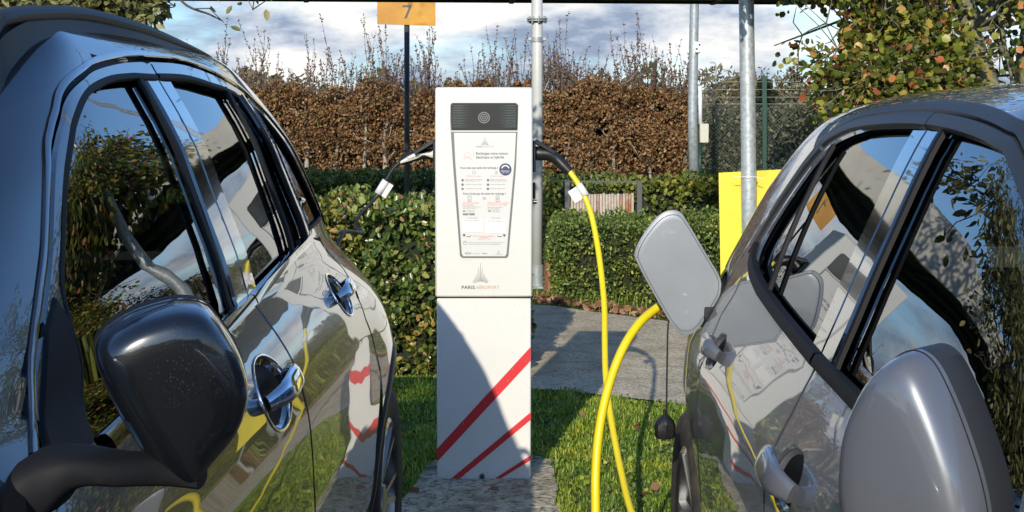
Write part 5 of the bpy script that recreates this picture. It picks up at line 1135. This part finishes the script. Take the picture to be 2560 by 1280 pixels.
# yellow panel
yp = empty('panel_board', (1.35, 8.80, 0), 'plain bright yellow board strapped to the galvanised pole', 'board')
def zy(p, d): return 1.38-(p-300)*d/3500
V = [(1.147, 8.79, zy(432, 8.79)), (1.70, 8.79, zy(420, 8.79)), (1.72, 8.79, .35), (1.16, 8.79, .35)]
V += [(x, y+.004, z) for x, y, z in V]
b = MB(); b.add(V, [(0, 1, 2, 3), (7, 6, 5, 4), (0, 4, 5, 1), (1, 5, 6, 2), (2, 6, 7, 3), (3, 7, 4, 0)]); b.build('board_sheet', M['yellow_panel'], yp)
b = MB(); b.box(1.20, 1.215, 8.795, 8.81, 0, .9, 0); b.box(1.64, 1.655, 8.795, 8.81, 0, .9, 0); b.build('board_stake', M['galv_far'], yp)
# number sign
def X14(p, d=15.3): return (p-1340)*d/3500
sg = empty('number_sign', (X14(1016), 15.35, 0), 'orange sign plate with a black 7 on a dark post', 'sign')
b = MB(); b.tube([(X14(1017), 15.35, 0), (X14(1016), 15.35, 2.74)], .030, 16); b.build('sign_post', M['pole_dark'], sg, smooth=True)
V = [(X14(943), 15.3, zy(60, 15.3)), (X14(1088), 15.3, zy(64, 15.3)), (X14(1088), 15.3, 2.78), (X14(943), 15.3, 2.78)]; V += [(x, y+.03, z) for x, y, z in V]
b = MB(); b.add(V, [(0, 1, 2, 3), (7, 6, 5, 4), (0, 4, 5, 1), (1, 5, 6, 2), (2, 6, 7, 3), (3, 7, 4, 0)]); pl = b.build('sign_plate', M['orange_sign'], sg)
def P14(p): return [(X14(a), 15.298, zy(b_, 15.3)) for a, b_ in p]
b = MB(); b.add(P14([(1006, 13), (1028, 13), (1028, 18), (1006, 18)]), [(0, 1, 2, 3)]); b.add(P14([(1022, 18), (1028, 18), (1017, 46), (1010.5, 46)]), [(0, 1, 2, 3)]); o = b.build('sign_number', M['print_dark'], pl)
# lamp post with band and cabinet
LPY = 27.2
def XL(p): return (p-1340)*LPY/3500
lp = pole('lamp_post', [(XL(1736), LPY, 0), (XL(1731), LPY, 1.5), (XL(1737), LPY, 4.0), (XL(1742), LPY, 9.0)], [.104, .095, .086, .065], M['galv_far'], 'galvanised lamp post at the end of the beech hedge', 'lamp post')
b = MB(); zz = zy(118, LPY); xb = XL(1737); b.tube([(xb, LPY, zz-.12), (xb, LPY, zz+.10)], .094, 20); b.box(xb-.01, xb+.10, LPY-.16, LPY-.09, zz-.11, zz+.09, .008); b.build('pole_band', M['conduit'], lp, autos=True)
b = MB(); b.tube([(xb+.02, LPY-.09, zz-.04), (xb+.02, LPY-.175, zz-.04)], .018, 8); b.tube([(xb+.07, LPY-.09, zz+.04), (xb+.07, LPY-.175, zz+.04)], .018, 8); b.build('band_bolts', M['rubber'], lp, autos=True)
b = MB(); xt_ = XL(1742); b.tube([(xt_, LPY, 8.9), (xt_, LPY-.5, 9.5), (xt_-.05, LPY-1.3, 9.6)], .05, 10); b.box(xt_-.17, xt_+.1, LPY-2.0, LPY-1.2, 9.55, 9.68, .02); b.build('lamp_head', M['galv_far'], lp, autos=True)
JY = 26.9
jb = empty('junction_box', ((1752-1340)*JY/3500, JY, 0), 'beige junction box on a green post with white conduit above', 'box')
b = MB(); b.box(X14(1750, JY), X14(1772, JY), JY, JY+.12, zy(357, JY), zy(309, JY), .01); b.build('box_body', M['box_beige'], jb, autos=True)
b = MB(); b.tube([(X14(1752, JY), JY+.07, zy(310, JY)), (X14(1751, JY), JY+.07, zy(214, JY))], .038, 12); b.build('conduit', M['conduit'], jb, smooth=True)
b = MB(); b.tube([(X14(1751, JY), JY+.07, 0), (X14(1751, JY), JY+.07, zy(356, JY))], .022, 8); b.build('box_post', M['green_post'], jb, smooth=True)
# canopy across the top of the view
an = R(4.2)
def rotc(x, y): return (x*math.cos(an)-(y-11)*math.sin(an), 11+x*math.sin(an)+(y-11)*math.cos(an))
HC = .10
cn = empty('walkway_canopy', (0, 11, 2.60), 'flat canopy with dark underside and cream front edge, crossing above the charger', 'canopy')
def cbox(x0, x1, y0, y1, z0, z1, nm, m, bev=.01):
    b_ = MB(); b_.box(x0, x1, y0, y1, z0+HC, z1+HC, bev, rot=((0, 11), an)); return b_.build(nm, m, cn, autos=True)
CN0, CN1 = 11.95, 14.5
cbox(-9, 9, CN0+.06, CN1, 2.52, 2.60, 'soffit', M['canopy_dark'], 0)
cbox(-9, 9, CN0, CN0+.055, 2.50, 2.92, 'fascia', M['canopy_cream'])
cbox(-9, 9, CN1+.005, CN1+.06, 2.495, 2.60, 'rear_beam', M['canopy_dark'])
V = []
for x, y, z in [(-9, CN0+.06, 2.86), (9, CN0+.06, 2.86), (9, CN1, 2.615), (-9, CN1, 2.615), (-9, CN0+.06, 2.89), (9, CN0+.06, 2.89), (9, CN1, 2.635), (-9, CN1, 2.635)]: V.append((*rotc(x, y), z+HC))
b = MB(); b.add(V, [(0, 1, 2, 3), (4, 5, 6, 7), (0, 1, 5, 4), (1, 2, 6, 5), (2, 3, 7, 6), (3, 0, 4, 7)]); b.build('roof_sheet', M['canopy_cream'], cn)
for yy in (CN0+.8, CN0+1.7): cbox(-9, 9, yy, yy+.12, 2.46, 2.519, 'soffit_beam', M['canopy_dark'])
for k in range(-4, 5): cbox(k*2.1-.03, k*2.1+.03, CN0+.07, CN1-.01, 2.48, 2.518, 'cross_rib', M['canopy_dark'])
for i, (x, y) in enumerate([rotc(-6.3, 12.3), rotc(6.3, 12.3)]):
    t = empty('canopy_post', (x, y, 0), ['round white canopy post far to the left, hidden behind the black car', 'round white canopy post far to the right, behind the gray car'][i], 'post')
    b = MB(); b.tube([(x, y, 0), (x, y, 2.60)], .046, 16); b.build('pole_shaft', M['white_pole'], t, smooth=True)
# bin with slats
bn = empty('litter_bin', (.58, 11.9, 0), 'wooden slatted litter bin in a dark metal frame', 'litter bin')
bx0, bx1, by = X14(1418, 11.6), X14(1598, 11.6), 11.6
for i, (x, zt_) in enumerate([(X14(1412, by), zy(447, by)), (X14(1592, by), zy(452, by))]):
    b = MB(); b.box(x, x+.043, by-.02, by+.03, 0, zt_, .003); b.build('frame_post', M['bin_frame'], bn, autos=True)
b = MB(); b.box(X14(1425, by), X14(1592, by), by, by+.014, zy(456, by), zy(452, by), 0); b.build('frame_rail', M['bin_frame'], bn)
n = 22
for i in range(n):
    u0, u1 = i/n, (i+.86)/n; xa = X14(1427, by)+(X14(1586, by)-X14(1427, by))*u0; xb = X14(1427, by)+(X14(1586, by)-X14(1427, by))*u1
    yy = by+.02+.02*math.cos((i-n/2)/n*3.1)*-1; b = MB(); b.box(xa, xb, yy, yy+.02, .12, zy(484+rng.normal()*1.5, by), .003)
    b.build('slat', M['slat_rust'] if i in (9, 17, 19, 20) else M['slat'], bn, autos=True)
b = MB(); V = [(X14(1445, by), by+.06, zy(490, by)), (X14(1470, by), by+.06, zy(474, by)), (X14(1495, by), by+.06, zy(487, by)), (X14(1580, by), by+.06, zy(490, by)), (X14(1580, by), by+.30, zy(490, by)), (X14(1445, by), by+.30, zy(488, by))]
b.add(V, [(0, 1, 2, 3, 4, 5)]); b.box(X14(1432, by), X14(1582, by), by+.05, by+.33, .1, zy(492, by), .01); b.build('bin_liner', M['bin_metal'], bn, autos=True)
b = MB(); b.box(-.12+.2, .20, 11.15, 11.25, 0, .24, .01, rot=((.1, 11.2), .3)); tag(b.build('brick', M['brick'], None, autos=True), 'single reddish brick on end beside the clipped hedge', 'brick')
# ------------------------------------------------------------------ fence and far things
fe = empty('chain_link_fence', (4, 33, 0), 'green chain-link fence with strands of wire above, right of the lamp post', 'fence')
FY = 33.; f0, f1, zt = 3.70, 12.0, 1.70
b = MB(); st_ = .085; w_ = .0030
def strip(a, c_):
    a = np.array(a); c_ = np.array(c_); d = c_-a; n_ = np.array([d[2], 0, -d[0]]); n_ = n_/np.linalg.norm(n_)*w_
    b.add([a-n_, a+n_, c_+n_, c_-n_], [(0, 1, 2, 3)])
x = f0-zt
while x < f1:
    xa, za, xb, zb = x, .05, x+zt, .05+zt
    if xa < f0: za += f0-xa; xa = f0
    if xb > f1: zb -= xb-f1; xb = f1
    if zb > za: strip((xa, FY, za), (xb, FY, zb))
    xa, za, xb, zb = x, .05+zt, x+zt, .05
    if xa < f0: za -= f0-xa; xa = f0
    if xb > f1: zb += xb-f1; xb = f1
    if za > zb: strip((xa, FY+.004, za), (xb, FY+.004, zb))
    x += st_
tag(b.build('wire_netting', M['fence_wire'], fe), kind='stuff')
b = MB()
for z in (1.76, 1.92, 2.10, 2.28): b.tube([(f0, FY, z), (f1, FY, z)], .004, 4)
b.build('strand_wires', M['galv_far'], fe)
for x in (f0-.02, X14(1911, FY), 7.9, 11.9):
    b = MB(); b.box(x-.05, x+.05, FY-.04, FY+.04, 0, 2.42, .004); b.build('fence_post', M['green_post'], fe, autos=True)
def bush(name, c_, r_, n, size, m, label, cat='bush', group=None, wid=.55, lump=.25, corem=None, kind=None, top=None):
    t = empty(name, (c_[0], c_[1], 0), label, cat, group, kind)
    d = rdir(n); rr = rng.random(n)**.45; P_ = np.array(c_)+d*rr[:, None]*np.array(r_); P_ += (vnoise(d, 3, 21)*lump)[:, None]*d*np.array(r_); P_[:, 2] = np.maximum(P_[:, 2], .03)
    leaves('foliage', P_, rdir(n), size, m, t, wid=wid)
    b_ = MB()
    for k in range(9):
        e_ = np.array(c_)+rdir(1)[0]*np.array(r_)*.75; e_[2] = abs(e_[2]); b_.tube([(c_[0]+rng.normal()*.08, c_[1], 0), (c_[0]*.5+e_[0]*.5, (c_[1]+e_[1])/2, e_[2]*.55), tuple(e_)], [.03*r_[2], .018*r_[2], .004], 5)
    b_.build('branches', M['bark_dark'], t, smooth=True); return t
bush('shrub', (2.75, 13.6, .75), (.50, .5, .78), 4200, .045, M['shrub_gray'], 'grayish dry shrub behind the yellow panel, beside the green fence post')
bush('shrub', (3.75, 15.0, .9), (.95, .6, 1.15), 6500, .055, M['shrub_gray'], 'larger reddish-brown shrub behind the orange-leaved tree')
bush('bush', (4.55, 34.5, .75), (1.2, .5, 1.05), 4200, .10, M['shrub_gray'], 'dark bush just behind the chain-link fence, near the lamp post')
bush('bush', (7.0, 35.0, .8), (1.8, .6, 1.3), 4600, .10, M['shrub_gray'], 'dark bush behind the fence, further right')
# distant belt of scrub
n = 26000; P = np.c_[rng.uniform(-30, 45, n), rng.uniform(52, 60, n), rng.random(n)]
tp_ = 2.3+.8*vnoise(P[:, :1], .55, 61)+.5*vnoise(P[:, :1], 1.9, 62); P[:, 2] = P[:, 2]**.8*tp_
tag(leaves('scrub_belt', P, rdir(n), .34, M['wood_far'], wid=.5), 'brown and green scrub far beyond the fence', 'scrub', kind='stuff')
n = 30000; P = np.c_[rng.uniform(-60, 90, n), rng.uniform(95, 110, n), rng.random(n)]
tp_ = 4.0+1.1*vnoise(P[:, :1], .25, 63)+.9*vnoise(P[:, :1], .9, 64); P[:, 2] = P[:, 2]**.7*tp_
tag(leaves('far_wood', P, rdir(n, .8), .50, M['wood_far'], wid=.28), 'bare distant wood along the horizon', 'wood', kind='stuff')
def bare_tree(name, x, y, h, m, label, seed, leafm=None, cat='tree', group=None):
    rg_ = np.random.default_rng(seed); t = empty(name, (x, y, 0), label, cat, group); b_ = MB(); T = []
    b_.tube([(x, y, 0), (x+.02*h, y, h*.5), (x, y, h)], [.018*h, .012*h, .002*h], 6)
    for k in range(42):
        z = rg_.uniform(.22, .95)*h; L_ = (h-z)*.45+.06*h; a = rg_.uniform(0, 6.28); q = np.array([math.cos(a)*.6, math.sin(a)*.6, 1.0])
        e_ = np.array([x, y, z])+q*L_*.8; b_.tube([(x, y, z), tuple(np.array([x, y, z])+q*L_*.4+rg_.normal(size=3)*.02*h), tuple(e_)], [.005*h, .0035*h, .0012*h], 4); T += [e_, np.array([x, y, z])+q*L_*.6]
    b_.build('trunk', m, t, smooth=True)
    if leafm:
        T = np.array(T); P_ = np.repeat(T, 9, 0)+rg_.normal(size=(len(T)*9, 3))*.055*h; leaves('crown', P_, rdir(len(P_)), .05*h, leafm, t, wid=.4)
    return t
bare_tree('birch_tree', (1818-1340)*45/3500, 45, 2.55, mat('birch_bark', (.62, .60, .55), rough=.8), 'small birch with a pale trunk beyond the fence', 5, M['wood_far'])
bare_tree('bare_tree', (1770-1340)*48/3500, 48, 2.6, M['bark_dark'], 'leafless little tree beyond the fence, under the distant street lamp', 6)
bare_tree('bare_tree', (1850-1340)*50/3500, 50, 2.9, M['bark_dark'], 'thin twiggy tree beyond the fence, left of the galvanised pole', 7, M['wood_far'])
bare_tree('bare_tree', (1985-1340)*52/3500, 52, 3.2, M['bark_dark'], 'thin twiggy tree beyond the fence, right of the conifer', 8, M['wood_far'])
def conifer(x, y, h, r_, label):
    t = empty('conifer', (x, y, 0), label, 'tree'); n = 5200; z = rng.random(n)**.8; a = rng.uniform(0, 6.28, n); rr = r_*(1-z*.85)*np.sqrt(rng.random(n))*(1+.3*np.sin(z*26+a*2)); P_ = np.c_[x+rr*np.cos(a), y+rr*np.sin(a), z*h+.1]
    leaves('crown', P_, np.c_[np.cos(a), np.sin(a), .3+0*a], .17, M['conifer'], t, wid=.35)
    b_ = MB(); b_.tube([(x, y, 0), (x, y, h)], [.12, .02], 6); b_.build('trunk', M['bark_dark'], t, smooth=True)
conifer((1912-1340)*40/3500, 40, 2.42, .95, 'dark conifer beyond the fence, beside the green fence post')
sl2 = empty('street_lamp', (11.6, 90, 0), 'distant slim street lamp standing against the sky', 'street lamp')
X0 = (1790-1340)*90/3500; sl2.location = (X0, 90, 0)
b = MB(); b.tube([(X0, 90, 0), (X0, 90, zy(166, 90)), (X0-.06, 90, zy(158, 90)), (X0-.18, 90, zy(156, 90))], [.07, .05, .045, .04], 8); b.build('lamp_pole', M['galv_far'], sl2, smooth=True)
b = MB(); b.box(X0-.38, X0-.12, 89.9, 90.1, zy(158, 90), zy(154.5, 90), .02); b.build('lamp_head', M['galv_far'], sl2, autos=True)
ip = empty('utility_pole', ((1833-1340)*110/3500, 110, 0), 'distant wooden utility pole with cross-arm above the scrub', 'pole')
X0 = (1833-1340)*110/3500; b = MB(); b.tube([(X0, 110, 0), (X0, 110, zy(193, 110))], .11, 6); b.build('pole_shaft', M['bark_dark'], ip); b = MB(); b.box(X0-.2, X0+.2, 109.9, 110.1, zy(203, 110), zy(200, 110), 0); b.build('cross_arm', M['bark_dark'], ip)
up2 = empty('utility_pole', ((957-1340)*70/3500, 70, 0), 'dark wooden pole seen through the hedge shoots left of the number sign', 'pole')
X0 = (957-1340)*70/3500; b = MB(); b.tube([(X0, 70, 0), (X0, 70, zy(152, 70))], .06, 6); b.build('pole_shaft', M['bark_dark'], up2)
# ------------------------------------------------------------------ near trees
def branchy_tree(name, base, top_c, rad, label, nbr, nleaf, lsize, lm, bark, seed, r0=.11, wid=.8, twigs=260, clus=5, limbs=None, cluster_r=.09, trunks=None, holes=.35, cond=None, lobes=None):
    rg_ = np.random.default_rng(seed); t = empty(name, base, label, 'tree'); b_ = MB(); tips = []
    top_c = np.array(top_c, float); rad = np.array(rad, float); base = np.array(base, float)
    mains = []
    for tb in (trunks or [(tuple(base), tuple(top_c), r0)]):
        p0, p1, rr = np.array(tb[0], float), np.array(tb[1], float), tb[2]
        pts_ = [p0+(p1-p0)*u+rg_.normal(size=3)*.05*np.array([1, 1, 0])*(u > 0) for u in np.linspace(0, 1, 7)]
        b_.tube(catmull(pts_, 3), np.linspace(rr, rr*.35, 19), 10); mains.append(pts_)
    ends = []
    for L_ in (limbs or []):
        pts_ = [np.array(p, float) for p in L_[0]]; b_.tube(catmull(pts_, 5), np.linspace(L_[1], L_[1]*.35, len(catmull(pts_, 5))), 8); ends += list(np.array(catmull(pts_, 5))[6:])*(L_[2] if len(L_) > 2 else 1)
    for c2, r2, n2, src in (lobes or []):
        for k in range(n2):
            e_ = np.array(c2)+rdir(1)[0]*np.array(r2)*rg_.random()**.4; s_ = np.array(src, float); mid = (s_*.6+e_*.4)+rg_.normal(size=3)*.08; P_ = catmull([s_, mid, e_], 5)
            b_.tube(P_, np.linspace(.016, .003, len(P_)), 5, cap=False); ends += [P_[q] for q in (4, 6, 7, 8, 9, 10)]*3
    for k in range(nbr):
        mn = mains[rg_.integers(len(mains))]; i_ = rg_.integers(2, len(mn)) if len(mn) > 2 else 1; s_ = mn[i_]
        d = rdir(1)[0]; e_ = top_c+d*rad*rg_.random()**.33
        mid = (s_+e_)/2+rg_.normal(size=3)*.12*rad.mean()*.6; P_ = catmull([s_, mid, e_], 4); L2 = np.linalg.norm(e_-s_)
        b_.tube(P_, np.linspace(.009+.007*L2, .004, len(P_)), 5, cap=False); ends += [P_[q] for q in (3, 5, 6, 7, 8)]
    ends = np.array(ends); tw = []
    for k in range(twigs):
        s_ = ends[rg_.integers(len(ends))]; d = rg_.normal(size=3)+(s_-top_c)/rad*.6; d /= np.linalg.norm(d); e_ = s_+d*rg_.uniform(.1, .42)
        if cond is not None and not cond(e_): continue
        m_ = (s_+e_)/2+rg_.normal(size=3)*.03; b_.tube([s_, m_, e_], [.0055, .004, .002], 4, cap=False); tw += [(s_, m_, e_)]
    b_.build('trunk', bark, t, smooth=True)
    LC = []; LD = []
    per = nleaf/len(tw)
    for s_, m_, e_ in tw:
        k = rg_.poisson(per*(0 if rg_.random() < holes*.5 else 1.15))
        u = rg_.random((k, 1)); c0 = s_+(e_-s_)*u; o_ = rg_.normal(size=(k, 3))*cluster_r; LC.append(c0+o_); LD.append(o_+np.array([0, 0, -.03])+rg_.normal(size=(k, 3))*.03)
    LC = np.concatenate(LC); LD = np.concatenate(LD)
    if cond is not None: kk = np.array([cond(p) for p in LC]); LC = LC[kk]; LD = LD[kk]
    leaves('crown', LC, LD, lsize, lm, t, wid=wid, bend=.10); return t
# right: orange and green round-leaved tree behind the gray car
branchy_tree('round_leaved_tree', (3.0, 9.0, 0), (3.25, 8.7, 2.35), (1.85, 1.3, 1.75), 'round-leaved tree with green, yellow and orange autumn leaves behind the gray car', 64, 40000, .045, M['pear'], M['bark_lichen'], 101, r0=.13, wid=.85, twigs=2100, cluster_r=.085, lobes=[((1.15, 8.0, 2.74), (.62, .5, .36), 20, (2.6, 8.5, 2.45)), ((1.62, 9.7, 2.74), (.95, .55, .50), 30, (2.7, 9.0, 2.5)), ((2.02, 8.4, 1.75), (.42, .4, .42), 20, (2.75, 8.8, 1.5))],  # first two lobes: unseen overhang added to be mirrored in the black car's windows
    trunks=[((2.95, 8.9, 0), (2.75, 8.8, 2.9), .12), ((3.3, 9.0, 0), (3.0, 8.7, 3.2), .10), ((2.7, 8.8, .5), (3.9, 8.6, 2.3), .07)],
    limbs=[([(2.75, 8.8, 1.3), (2.2, 8.6, 1.75), (1.9, 8.5, 2.15), (1.55, 8.5, 2.22)], .045), ([(2.3, 8.7, 1.15), (2.05, 8.5, 1.42), (1.85, 8.45, 1.50)], .030)],
    cond=lambda p: (p[0]*3500/p[1] > 600+70*math.sin(p[2]*6) or p[2] > 1.385+300*p[1]/3500) and not (((p[0]*3500/p[1]) < 760) and 1.78+.1*math.sin(p[0]*9) < p[2] < 2.08))
# left: maple, its twigs reach over the top of the view
branchy_tree('maple_tree', (-3.55, 8.9, 0), (-3.2, 8.6, 3.7), (1.9, 1.5, 1.75), 'pale-leaved maple with drooping leaves above the roof of the black car', 50, 15000, .072, M['maple'], M['bark_dark'], 202, r0=.10, wid=.42, twigs=900, cluster_r=.09, lobes=[((-1.25, 7.9, 2.75), (.85, .8, .5), 15, (-2.75, 8.7, 2.9)), ((-2.85, 8.5, 2.12), (.62, .4, .22), 22, (-2.9, 8.8, 2.5))],
    trunks=[((-3.23, 8.9, 0), (-3.20, 8.8, 3.6), .085), ((-2.72, 9.0, 0), (-2.70, 8.9, 3.4), .035)],
    limbs=[([(-2.72, 8.8, 2.2), (-2.3, 8.6, 2.35), (-2.15, 8.5, 2.1), (-1.98, 8.5, 2.02), (-1.9, 8.5, 1.98)], .012), ([(-2.3, 8.7, 2.9), (-1.95, 8.5, 2.5), (-1.72, 8.5, 2.05)], .005)],
    cond=lambda p: (p[0]*3500/p[1] < -905+25*math.sin(p[2]*9)) or p[2] > 1.38+305*p[1]/3500 or (p[0]*3500/p[1] > -812 and p[0]*3500/p[1] < -660 and p[2] > 1.38+225*p[1]/3500 and math.sin(p[0]*37) > .4))

# trees behind the camera, seen only in the paint and the glass
n = 26000; P = np.c_[rng.uniform(-45, 45, n), rng.uniform(-40, -34, n), rng.random(n)]
tp_ = 6.5+1.6*vnoise(P[:, :1], .35, 71)+1.0*vnoise(P[:, :1], 1.1, 72); P[:, 2] = P[:, 2]**.8*tp_
tag(leaves('tree_belt', P, rdir(n), .62, M['wood_far'], wid=.5), 'belt of trees on the far side of the parking area', 'trees', kind='stuff')
